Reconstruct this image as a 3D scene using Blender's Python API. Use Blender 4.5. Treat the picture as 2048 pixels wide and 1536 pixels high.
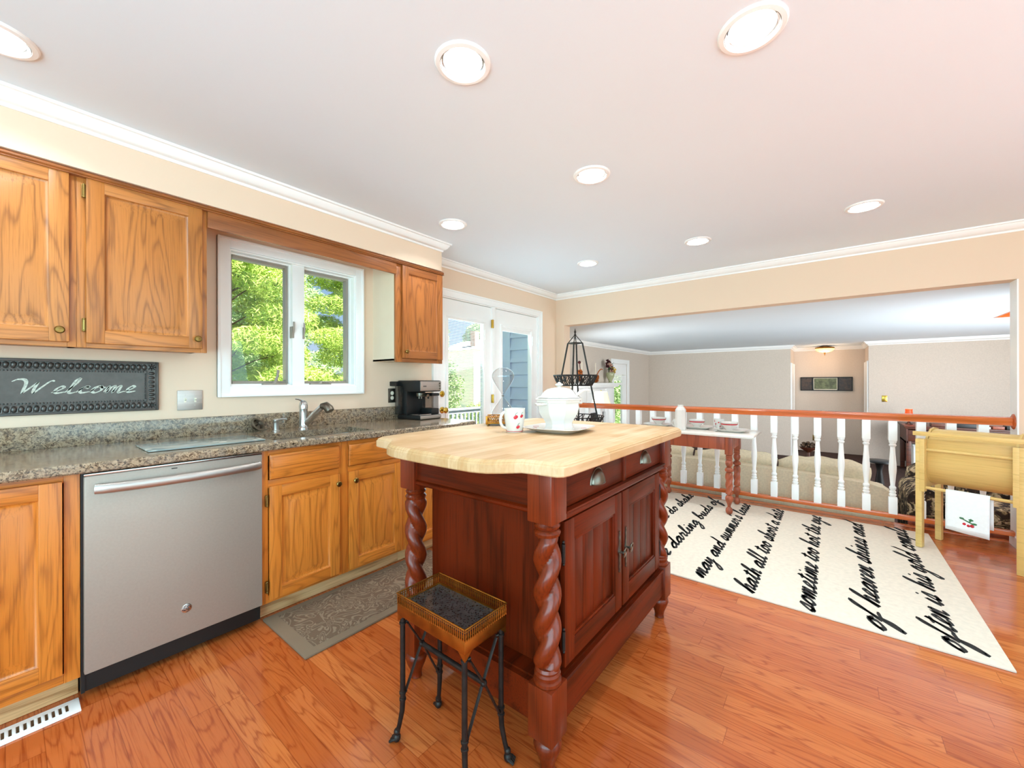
import bpy, bmesh, math, random
from math import sin, cos, pi, radians, sqrt
from mathutils import Vector, Matrix
rnd = random.Random(11)
SC = bpy.context.scene
for o in list(bpy.data.objects):
    bpy.data.objects.remove(o)
COL = SC.collection

# ------------------------------------------------------------------ camera, sky, sun, exposure
cam = bpy.data.cameras.new('camera')
cam.sensor_width = 36.0
cam.lens = 804.31 * 36.0 / 2048.0
cam.shift_y = -3.515 / 2048.0
cam.clip_start = 0.02
cam.clip_end = 300
camo = bpy.data.objects.new('camera', cam)
COL.objects.link(camo)
camo.matrix_world = (Matrix.Translation((0, 0, 1.2162)) @ Matrix.Rotation(0.6701, 4, 'Z')
                     @ Matrix.Rotation(pi / 2, 4, 'X') @ Matrix.Rotation(-0.002, 4, 'Z'))
SC.camera = camo
SC.view_settings.view_transform = 'Standard'
SC.view_settings.look = 'None'
SC.view_settings.gamma = 1.0
SC.view_settings.use_curve_mapping = False
SC.view_settings.exposure = 0.14

world = bpy.data.worlds.new('world')
SC.world = world
world.use_nodes = True
wn = world.node_tree
bg = wn.nodes['Background']
sky = wn.nodes.new('ShaderNodeTexSky')
sky.sky_type = 'HOSEK_WILKIE'
sky.turbidity = 5.5
sky.ground_albedo = 0.35
sky.sun_direction = Vector((0.62, 0.16, 0.76)).normalized()
wn.links.new(sky.outputs[0], bg.inputs[0])
bg.inputs[1].default_value = 3.6

sun = bpy.data.lights.new('sun', 'SUN')
sun.energy = 20.0
sun.angle = 0.01
sun.color = (1.0, 0.95, 0.86)
suno = bpy.data.objects.new('sun', sun)
COL.objects.link(suno)
suno.rotation_euler = (Vector((0.62, 0.16, 0.76))).to_track_quat('Z', 'Y').to_euler()


def area_light(name, loc, aim, sx, sy, energy, color=(1, 1, 1), spread=180):
    l = bpy.data.lights.new(name, 'AREA')
    l.shape = 'RECTANGLE'
    l.size, l.size_y = sx, sy
    l.energy = energy
    l.color = color
    l.spread = radians(spread)
    o = bpy.data.objects.new(name, l)
    COL.objects.link(o)
    o.location = loc
    o.rotation_euler = (Vector(loc) - Vector(aim)).to_track_quat('Z', 'Y').to_euler()
    return o


# unseen fill lamps added for brightness in both rooms, not known windows
area_light('rear_fill', (0.1, -2.05, 1.25), (-1.0, 1.6, 2.05), 3.6, 1.6, 160, (0.49, 0.86, 1.0))
area_light('right_fill', (2.46, 1.2, 1.25), (-0.9, 1.8, 2.3), 3.4, 1.6, 50, (0.45, 0.86, 1.0))
area_light('family_right_fill', (2.9, 6.3, 0.75), (-2.6, 10.4, 1.3), 3.0, 1.4, 136, (0.84, 0.94, 1.0), 140)
area_light('family_left_fill', (-3.6, 5.5, 0.45), (0.0, 8.8, 0.5), 1.2, 1.4, 78, (0.84, 0.95, 1.0), 140)

area_light('deck_door_daylight_fill', (-2.82, 3.32, 1.15), (0.0, 3.2, 1.75), 1.4, 1.6, 20, (0.66, 0.91, 1.0))  # added lamp just inside the glass, boosting the deck doors' daylight

SC.cycles.use_denoising = True
SC.cycles.max_bounces = 8
SC.cycles.diffuse_bounces = 5
SC.cycles.glossy_bounces = 4
SC.cycles.transmission_bounces = 6
SC.cycles.transparent_max_bounces = 10
SC.cycles.sample_clamp_indirect = 6.0
SC.cycles.caustics_reflective = False
SC.cycles.caustics_refractive = False


# ------------------------------------------------------------------ node helpers
def lin(h):
    h = h.lstrip('#')
    r = []
    for i in (0, 2, 4):
        v = int(h[i:i + 2], 16) / 255.0
        r.append(v / 12.92 if v <= 0.04045 else ((v + 0.055) / 1.055) ** 2.4)
    return (r[0], r[1], r[2], 1.0)


class G:
    def __init__(self, name):
        self.m = bpy.data.materials.new(name)
        self.m.use_nodes = True
        self.t = self.m.node_tree
        self.b = self.t.nodes['Principled BSDF']

    def n(self, typ, **kw):
        nd = self.t.nodes.new(typ)
        for k, v in kw.items():
            setattr(nd, k, v)
        return nd

    def put(self, sock, v):
        if hasattr(v, 'links') or isinstance(v, bpy.types.NodeSocket):
            self.t.links.new(v, sock)
        else:
            sock.default_value = v

    def obj(self, rand=True, scale=(1, 1, 1)):
        tc = self.n('ShaderNodeTexCoord').outputs['Object']
        mp = self.n('ShaderNodeMapping')
        self.t.links.new(tc, mp.inputs[0])
        mp.inputs['Scale'].default_value = scale
        if not rand:
            return mp.outputs[0]
        oi = self.n('ShaderNodeObjectInfo').outputs['Random']
        mu = self.math('MULTIPLY', oi, 23.0)
        ad = self.n('ShaderNodeVectorMath', operation='ADD')
        self.t.links.new(mp.outputs[0], ad.inputs[0])
        self.t.links.new(mu, ad.inputs[1])
        return ad.outputs[0]

    def vmul(self, v, s):
        nd = self.n('ShaderNodeVectorMath', operation='MULTIPLY')
        self.put(nd.inputs[0], v)
        nd.inputs[1].default_value = s
        return nd.outputs[0]

    def noise(self, v, scale=1.0, detail=2.0, rough=0.5, dist=0.0):
        nd = self.n('ShaderNodeTexNoise')
        self.put(nd.inputs['Vector'], v)
        nd.inputs['Scale'].default_value = scale
        nd.inputs['Detail'].default_value = detail
        nd.inputs['Roughness'].default_value = rough
        nd.inputs['Distortion'].default_value = dist
        return nd.outputs['Fac']

    def voro(self, v, scale=1.0, out='Distance', feature='F1'):
        nd = self.n('ShaderNodeTexVoronoi', feature=feature)
        self.put(nd.inputs['Vector'], v)
        nd.inputs['Scale'].default_value = scale
        return nd.outputs[out]

    def math(self, op, a, b=0.0, c=None):
        nd = self.n('ShaderNodeMath', operation=op)
        self.put(nd.inputs[0], a)
        self.put(nd.inputs[1], b)
        if c is not None:
            self.put(nd.inputs[2], c)
        return nd.outputs[0]

    def ramp(self, f, stops, interp='LINEAR'):
        nd = self.n('ShaderNodeValToRGB')
        cr = nd.color_ramp
        cr.interpolation = interp
        while len(cr.elements) < len(stops):
            cr.elements.new(0.5)
        for e, (p, c) in zip(cr.elements, stops):
            e.position = p
            e.color = c if not isinstance(c, (int, float)) else (c, c, c, 1)
        self.put(nd.inputs[0], f)
        return nd.outputs[0]

    def mix(self, f, a, b, mode='MIX'):
        nd = self.n('ShaderNodeMix', data_type='RGBA', blend_type=mode)
        self.put(nd.inputs[0], f)
        self.put(nd.inputs[6], a)
        self.put(nd.inputs[7], b)
        return nd.outputs[2]

    def sep(self, v):
        nd = self.n('ShaderNodeSeparateXYZ')
        self.put(nd.inputs[0], v)
        return nd.outputs

    def comb(self, x, y, z):
        nd = self.n('ShaderNodeCombineXYZ')
        for s, v in zip(nd.inputs, (x, y, z)):
            self.put(s, v)
        return nd.outputs[0]

    def white(self, v):
        nd = self.n('ShaderNodeTexWhiteNoise', noise_dimensions='3D')
        self.put(nd.inputs[0], v)
        return nd.outputs

    def bump(self, h, strength=0.2, dist=0.005):
        nd = self.n('ShaderNodeBump')
        nd.inputs['Strength'].default_value = strength
        nd.inputs['Distance'].default_value = dist
        self.put(nd.inputs['Height'], h)
        self.t.links.new(nd.outputs[0], self.b.inputs['Normal'])

    def fin(self, color=None, rough=0.5, metal=0.0, spec=None, coat=None, trans=None, ior=None, emit=None, es=0.0, alpha=None):
        b = self.b
        if color is not None:
            self.put(b.inputs['Base Color'], color)
        self.put(b.inputs['Roughness'], rough)
        self.put(b.inputs['Metallic'], metal)
        if spec is not None:
            b.inputs['Specular IOR Level'].default_value = spec
        if coat is not None:
            b.inputs['Coat Weight'].default_value = coat
            b.inputs['Coat Roughness'].default_value = 0.08
        if trans is not None:
            b.inputs['Transmission Weight'].default_value = trans
        if ior is not None:
            b.inputs['IOR'].default_value = ior
        if emit is not None:
            b.inputs['Emission Color'].default_value = emit
            b.inputs['Emission Strength'].default_value = es
        if alpha is not None:
            b.inputs['Alpha'].default_value = alpha
        return self.m


def plain(name, h, rough=0.5, metal=0.0, var=0.06, nscale=6.0, bump=0.0, coat=None, spec=None):
    g = G(name)
    c = lin(h)
    v = g.obj()
    f = g.noise(v, nscale, 3.0)
    d = tuple(x * (1 - var) for x in c[:3]) + (1,)
    l = tuple(min(1, x * (1 + var)) for x in c[:3]) + (1,)
    col = g.ramp(f, [(0.3, d), (0.7, l)])
    if bump:
        g.bump(g.noise(v, nscale * 22, 2.0), bump, 0.002)
    return g.fin(col, rough, metal, coat=coat, spec=spec)


def wood(name, light, mid, dark, axis='z', fine=1.0, rings=9.0, rough=0.35, coat=None, line=0.75, spec=None):
    g = G(name)
    a = {'x': 0, 'y': 1, 'z': 2}[axis]
    v = g.obj()
    s1 = [7.0 * fine] * 3
    s1[a] = 0.9 * fine
    n1 = g.noise(g.vmul(v, tuple(s1)), 1.0, 1.5, 0.45, 0.25)
    r = g.math('PINGPONG', g.math('MULTIPLY', n1, rings), 0.5)
    r = g.math('MULTIPLY', r, 2.0)
    s2 = [150.0 * fine] * 3
    s2[a] = 4.0 * fine
    pores = g.noise(g.vmul(v, tuple(s2)), 1.0, 3.0, 0.6)
    s3 = [2.5] * 3
    s3[a] = 0.5
    big = g.noise(g.vmul(v, tuple(s3)), 1.0, 2.0)
    base = g.mix(g.ramp(big, [(0.3, 0.0), (0.7, 1.0)]), lin(mid), lin(light))
    ringf = g.ramp(g.math('ADD', r, g.math('MULTIPLY', g.math('SUBTRACT', pores, 0.5), 0.9)), [(0.02, line), (0.30, line * 0.35), (0.55, 0.0)])
    col = g.mix(ringf, base, lin(dark))
    col = g.mix(g.ramp(pores, [(0.30, 0.45), (0.5, 0.0)]), col, lin(dark))
    g.bump(pores, 0.06, 0.001)
    return g.fin(col, rough, coat=coat, spec=spec)


def metal(name, h, rough=0.3, axis=None, var=0.08):
    g = G(name)
    c = lin(h)
    v = g.obj()
    if axis:
        s = [220.0] * 3
        s[{'x': 0, 'y': 1, 'z': 2}[axis]] = 2.0
        f = g.noise(g.vmul(v, tuple(s)), 1.0, 2.0)
        g.bump(f, 0.04, 0.0005)
    else:
        f = g.noise(v, 14.0, 3.0)
    d = tuple(x * (1 - var) for x in c[:3]) + (1,)
    l = tuple(min(1, x * (1 + var)) for x in c[:3]) + (1,)
    return g.fin(g.ramp(f, [(0.3, d), (0.7, l)]), rough, 1.0)


MT = {}
MT['wall'] = plain('beige_paint', 'EACFB5', 0.75, var=0.015, nscale=1.3, bump=0.03)
MT['wall_family'] = plain('greige_wallpaper', 'D0C0B1', 0.85, var=0.05, nscale=70, bump=0.05)
MT['ceiling'] = plain('ceiling_paint', 'E4EBF1', 0.9, var=0.01, nscale=1.0)
MT['trim'] = plain('white_trim_paint', 'F8F5F1', 0.35, var=0.01)
MT['cream'] = plain('cream_laminate', 'ECD9BE', 0.5, var=0.02)
MT['oak_z'] = wood('honey_oak_upright', 'C27D3C', 'B67030', '7C471B', 'z', fine=1.35, rings=10, line=.62)
MT['oak_y'] = wood('honey_oak_level', 'C98446', 'BD7636', '844C1E', 'y', fine=1.3, rings=8, line=.55)
MT['oakb_z'] = wood('lit_orange_oak_upright', 'DA8433', 'CE7628', '8E4814', 'z', fine=1.35, rings=9, line=.5)  # honey oak made more orange to imitate the light on the base cabinets
MT['oakb_y'] = wood('lit_orange_oak_level', 'D68030', 'CA7226', '8A4612', 'y', fine=1.3, rings=8, line=.5)
MT['oakd_z'] = wood('dim_brown_oak_upright', 'B46C34', 'A86028', '6E3A14', 'z', fine=1.35, rings=10, line=.6)  # right wall cabinet's oak, darkened to imitate weaker light there
MT['oakd_y'] = wood('brown_and_dim_oak_level', 'A4602E', '985626', '683612', 'y', fine=1.3, rings=8, line=.5)  # valance's own darker board; on the right cabinet, dimness put into the colour
MT['oak_pale'] = wood('pale_oak_kick', 'E6BC88', 'DBAA74', 'A67240', 'y', rings=7, rough=0.5)
MT['rail_wood'] = wood('orange_rail_wood', 'D97035', 'C95E25', '9A4216', 'x', rings=4, rough=0.25, line=0.4, coat=0.4)
MT['cherry_z'] = wood('dark_cherry_upright', '6C2208', '521805', '2A0C03', 'z', rings=5, rough=0.36, line=0.55, spec=.18)
MT['cherry_y'] = wood('dark_cherry_level', '6C2208', '521805', '2A0C03', 'y', rings=5, rough=0.36, line=0.55, spec=.18)
MT['cherry_x'] = wood('dark_cherry_cross', '702206', '561904', '2C0C03', 'x', rings=5, rough=0.36, line=0.5, spec=.18)
MT['cherry_post'] = wood('turned_cherry', '7E2C0B', '682207', '380F04', 'z', rings=4, rough=0.34, line=0.4, coat=0.10, spec=.35)
MT['table_wood'] = wood('reddish_table_wood', 'AE5634', '98472A', '612A1A', 'z', rings=5, rough=0.4, line=0.5)
MT['dark_wood'] = wood('dark_walnut', '6A3520', '4C2414', '281008', 'x', rings=5, rough=0.4, line=0.5)
MT['yellow'] = wood('yellow_painted_wood', 'E2C07A', 'DAB468', 'B9924A', 'x', rings=3, rough=0.45, line=0.25)
MT['steel'] = metal('brushed_steel', 'BDB8B2', 0.40, 'y')
MT['steel_panel'] = plain('satin_steel_panel', 'A5988C', 0.42, 0.35, var=0.03, nscale=120)
MT['chrome'] = metal('satin_chrome', 'C9C8C5', 0.22)
MT['pewter'] = metal('pewter', '776E62', 0.36)
MT['brass'] = metal('aged_brass', '8E7440', 0.32, var=0.25)
MT['brass_bright'] = metal('polished_brass', 'C9A54B', 0.22, var=0.15)
MT['bronze_gold'] = metal('gilt_bronze', 'A06A2A', 0.38, var=0.35)
MT['iron'] = plain('black_iron', '2A2421', 0.45, 0.6, var=0.3, nscale=40)
MT['wire'] = plain('dark_wire', '2A2622', 0.5, 0.5, var=0.2, nscale=30)
MT['black'] = plain('black_plastic', '0E0E0E', 0.45, var=0.1)
MT['taupe'] = plain('taupe_metal', '9C9184', 0.45, 0.2, var=0.04)
MT['china'] = plain('white_glazed_china', 'D9D2CA', 0.16, var=0.01, coat=0.3)
MT['red'] = plain('cherry_red_glaze', 'C01D2C', 0.25, var=0.1)
MT['green'] = plain('leaf_green_glaze', '2F6A3C', 0.4, var=0.15)
MT['linen'] = plain('white_linen', 'EDEDEA', 0.9, var=0.02, nscale=60, bump=0.1)
MT['sofa'] = plain('oatmeal_upholstery', 'D6C6A8', 0.95, var=0.09, nscale=55, bump=0.25)
MT['ivory'] = plain('ivory_plastic', 'EFE6CF', 0.4, var=0.02)
MT['ink'] = plain('black_wool', '262322', 0.95, var=0.2, nscale=60)
MT['chalk'] = plain('chalk_line', 'C9CCBE', 0.9, var=0.25, nscale=160)
MT['siding'] = plain('blue_grey_siding', 'C2D0E8', 0.7, var=0.03)
MT['deck_blue'] = plain('blue_grey_deck_paint', '9DB0C6', 0.7, var=0.05)
MT['bark'] = plain('bark', '5A4434', 0.95, var=0.3, nscale=14)
MT['candle'] = plain('cream_wax', 'F2E5CF', 0.5, var=0.02)


def glass_mat(name, tint=(1, 1, 1, 1), rough=0.0, refl=0.06):
    # thin clear pane: mostly see-through with a faint mirror sheen that grows at grazing angles
    m = bpy.data.materials.new(name)
    m.use_nodes = True
    t = m.node_tree
    t.nodes.remove(t.nodes['Principled BSDF'])
    tr = t.nodes.new('ShaderNodeBsdfTransparent')
    tr.inputs[0].default_value = tint
    gl = t.nodes.new('ShaderNodeBsdfGlossy')
    gl.inputs['Roughness'].default_value = rough
    lw = t.nodes.new('ShaderNodeLayerWeight')
    pw = t.nodes.new('ShaderNodeMath')
    pw.operation = 'POWER'
    t.links.new(lw.outputs['Facing'], pw.inputs[0])
    pw.inputs[1].default_value = 4.0
    fr = t.nodes.new('ShaderNodeMath')
    fr.operation = 'MULTIPLY_ADD'
    t.links.new(pw.outputs[0], fr.inputs[0])
    fr.inputs[1].default_value = refl * 8
    fr.inputs[2].default_value = refl * .5
    fr.use_clamp = True
    mx = t.nodes.new('ShaderNodeMixShader')
    t.links.new(fr.outputs[0], mx.inputs[0])
    t.links.new(tr.outputs[0], mx.inputs[1])
    t.links.new(gl.outputs[0], mx.inputs[2])
    t.links.new(mx.outputs[0], t.nodes['Material Output'].inputs[0])
    return m


MT['glass'] = glass_mat('clear_glass', (0.97, 0.985, 0.98, 1))
MT['glass_smoke'] = glass_mat('clear_plastic', (0.62, 0.62, 0.62, 1), 0.05, 0.09)
MT['glass_hour'] = glass_mat('blown_glass', (0.90, 0.91, 0.91, 1), 0.02, 0.11)


def glow(name, h, strength, base='FFFFFF'):
    g = G(name)
    return g.fin(lin(base), 0.5, emit=lin(h), es=strength)


MT['bulb'] = glow('lamp_face', 'FFF6E4', 9.0)
MT['shade_cream'] = glow('lit_cream_shade', 'FFE3B8', 0.55, 'F0DFC0')
MT['shade_red'] = glow('lit_red_shade', 'FF5A14', 0.75, 'B03A18')
MT['crystal'] = glow('lit_crystal_bowl', 'FFC06A', 1.6, 'F6D9A0')


# hardwood floor: boards along X, each with its own tone and cathedral grain
def floor_mat():
    g = G('cherry_strip_floor')
    v = g.obj(rand=False)
    x, y, z = g.sep(v)
    W, L = 0.083, 0.95
    row = g.math('FLOOR', g.math('DIVIDE', y, W))
    ro = g.white(g.comb(row, 3.7, 0.0))[0]
    xs = g.math('ADD', x, g.math('MULTIPLY', ro, 7.3))
    brd = g.math('FLOOR', g.math('DIVIDE', xs, L))
    w = g.white(g.comb(row, brd, 1.3))
    tone = w[0]
    sx = g.math('ADD', xs, g.math('MULTIPLY', tone, 37.0))
    p = g.comb(g.math('MULTIPLY', sx, 1.15), g.math('ADD', g.math('MULTIPLY', y, 10.0), g.math('MULTIPLY', tone, 91.0)), 0.0)
    n1 = g.noise(p, 1.0, 2.0, 0.5, 0.35)
    r = g.math('MULTIPLY', g.math('PINGPONG', g.math('MULTIPLY', n1, 12.0), 0.5), 2.0)
    q = g.comb(g.math('MULTIPLY', sx, 6.0), g.math('MULTIPLY', y, 190.0), tone)
    pores = g.noise(q, 1.0, 3.0, 0.6)
    base = g.ramp(tone, [(0.0, lin('B25626')), (0.35, lin('BC5E2A')), (0.7, lin('C26530')), (1.0, lin('CB723A'))])
    lf = g.ramp(g.math('ADD', r, g.math('MULTIPLY', g.math('SUBTRACT', pores, 0.5), 0.8)), [(0.04, 0.60), (0.24, 0.18), (0.45, 0.0)])
    col = g.mix(lf, base, lin('8E3413'))
    col = g.mix(g.ramp(pores, [(0.32, 0.4), (0.5, 0.0)]), col, lin('93390F'))
    fy = g.math('FRACT', g.math('DIVIDE', y, W))
    fx = g.math('FRACT', g.math('DIVIDE', xs, L))
    ey = g.math('MINIMUM', fy, g.math('SUBTRACT', 1.0, fy))
    ex = g.math('MULTIPLY', g.math('MINIMUM', fx, g.math('SUBTRACT', 1.0, fx)), L / W)
    e = g.math('MINIMUM', ex, ey)
    seam = g.ramp(e, [(0.0, 0.75), (0.022, 0.0)])
    col = g.mix(seam, col, lin('7A2E10'))
    g.bump(g.math('ADD', g.ramp(e, [(0.0, 0.0), (0.03, 1.0)]), g.math('MULTIPLY', pores, 0.05)), 0.10, 0.001)
    return g.fin(col, 0.16, coat=0.35, spec=0.5)


MT['floor'] = floor_mat()


def granite():
    g = G('brown_granite')
    v = g.obj(rand=False)
    w = g.noise(v, 22.0, 3.0)
    n = g.noise(v, 75.0, 3.0, 0.7, 0.6)
    n2 = g.noise(v, 160.0, 2.0, 0.6)
    col = g.ramp(n, [(0.28, lin('2E231B')), (0.40, lin('685441')), (0.50, lin('937C62')), (0.60, lin('B39C7F')), (0.74, lin('86705A'))])
    col = g.mix(g.ramp(n2, [(0.36, 0.85), (0.44, 0.0)]), col, lin('201B17'))
    col = g.mix(g.ramp(w, [(0.4, 0.0), (0.7, 0.35)]), col, lin('8F8A82'))
    return g.fin(col, 0.14, coat=0.2)


MT['granite'] = granite()


def butcher():
    g = G('maple_butcher_block')
    v = g.obj(rand=False)
    x, y, z = g.sep(v)
    row = g.math('FLOOR', g.math('DIVIDE', x, 0.042))
    ro = g.white(g.comb(row, 1.7, 0.0))[0]
    ys = g.math('ADD', y, g.math('MULTIPLY', ro, 3.0))
    brd = g.math('FLOOR', g.math('DIVIDE', ys, 0.55))
    t = g.white(g.comb(row, brd, 0.4))[0]
    base = g.ramp(t, [(0.0, lin('BC9566')), (0.5, lin('C9A67B')), (1.0, lin('D3B48D'))])
    pores = g.noise(g.comb(g.math('MULTIPLY', x, 120.0), g.math('MULTIPLY', y, 5.0), g.math('MULTIPLY', z, 40.0)), 1.0, 3.0)
    col = g.mix(g.ramp(pores, [(0.35, 0.4), (0.6, 0.0)]), base, lin('B5824E'))
    col = g.mix(g.ramp(g.noise(v, 3.0, 3.0), [(0.45, 0.0), (0.7, 0.5)]), col, lin('E6CBA8'))
    return g.fin(col, 0.5, spec=.3)


MT['butcher'] = butcher()


def speck(name, base, dots, scale=55.0, rough=0.3, thr=0.18, second=None):
    g = G(name)
    v = g.obj()
    d = g.voro(v, scale)
    n = g.noise(v, scale * 0.25, 2.0)
    col = g.mix(g.ramp(n, [(0.35, 0.0), (0.65, 1.0)]), lin(base), lin(second or base))
    col = g.mix(g.ramp(d, [(thr, 1.0), (thr + 0.1, 0.0)]), col, lin(dots))
    return g.fin(col, rough)


MT['marble_dark'] = speck('dark_speckled_stone', '4A4644', '151214', 120.0, 0.12, 0.28, '3A3836')
MT['marble_white'] = speck('white_marble', 'EFE8E0', 'E2D8CC', 9.0, 0.12, 0.1, 'E8DED2')
MT['rug'] = plain('cream_wool', 'E0D2C0', 0.95, var=0.06, nscale=40, bump=0.3)
MT['carpet'] = speck('dark_brown_carpet', '3F2014', '5A3324', 90.0, 0.95, 0.2, '2C150E')


def floral():
    g = G('dark_floral_fabric')
    v = g.obj()
    n = g.noise(v, 13.0, 3.0, 0.6, 1.2)
    d = g.voro(v, 26.0)
    col = g.ramp(n, [(0.36, lin('241812')), (0.50, lin('3E2C1F')), (0.55, lin('A08C66')), (0.62, lin('D8C29E')), (0.70, lin('C9977A'))])
    col = g.mix(g.ramp(d, [(0.10, 0.6), (0.2, 0.0)]), col, lin('C9A48C'))
    return g.fin(col, 0.9)


MT['floral'] = floral()


def matpattern():
    g = G('embossed_brown_mat')
    v = g.obj(rand=False)
    n = g.noise(v, 8.5, 1.5, 0.5, 1.6)
    r = g.math('PINGPONG', g.math('MULTIPLY', n, 9.0), 0.5)
    f = g.ramp(r, [(0.12, 1.0), (0.22, 0.0)])
    col = g.mix(f, lin('664F3B'), lin('85705A'))
    g.bump(f, 0.5, 0.003)
    return g.fin(col, 0.75)


MT['mat'] = matpattern()
MT['mat_edge'] = plain('brown_mat_border', '7C6650', 0.75, var=0.04)


def leafmat(name, dark, mid, light, trans=0.25):
    g = G(name)
    v = g.obj(rand=False)
    f = g.noise(v, 3.2, 4.0, 0.7)
    col = g.ramp(f, [(0.3, lin(dark)), (0.5, lin(mid)), (0.7, lin(light))])
    g.b.inputs['Subsurface Weight'].default_value = 0.0
    return g.fin(col, 0.8, spec=0.2)


MT['pine'] = leafmat('pine_needles', '6E9444', 'AFC862', 'DDE890')
MT['leaf'] = leafmat('garden_leaves', '6E9260', '9FBB82', 'C6D8A8')
MT['grass'] = plain('lawn_grass', 'A9B98A', 0.95, var=0.2, nscale=5)
MT['tin'] = plain('dark_embossed_tin', '57534F', 0.38, 0.6, var=0.12, nscale=30)
MT['board'] = speck('frosted_glass_board', '9AA5A2', 'C9CCC2', 14.0, 0.12, 0.2, '7C8884')
MT['house_white'] = plain('white_house_paint', 'F2F2F0', 0.8, var=0.03)
MT['roof'] = plain('grey_roof', 'A8A6A8', 0.9, var=0.1)
MT['brick'] = plain('faded_brick', 'B58A78', 0.9, var=0.1)


# ------------------------------------------------------------------ mesh helpers
ORG = {}


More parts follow.
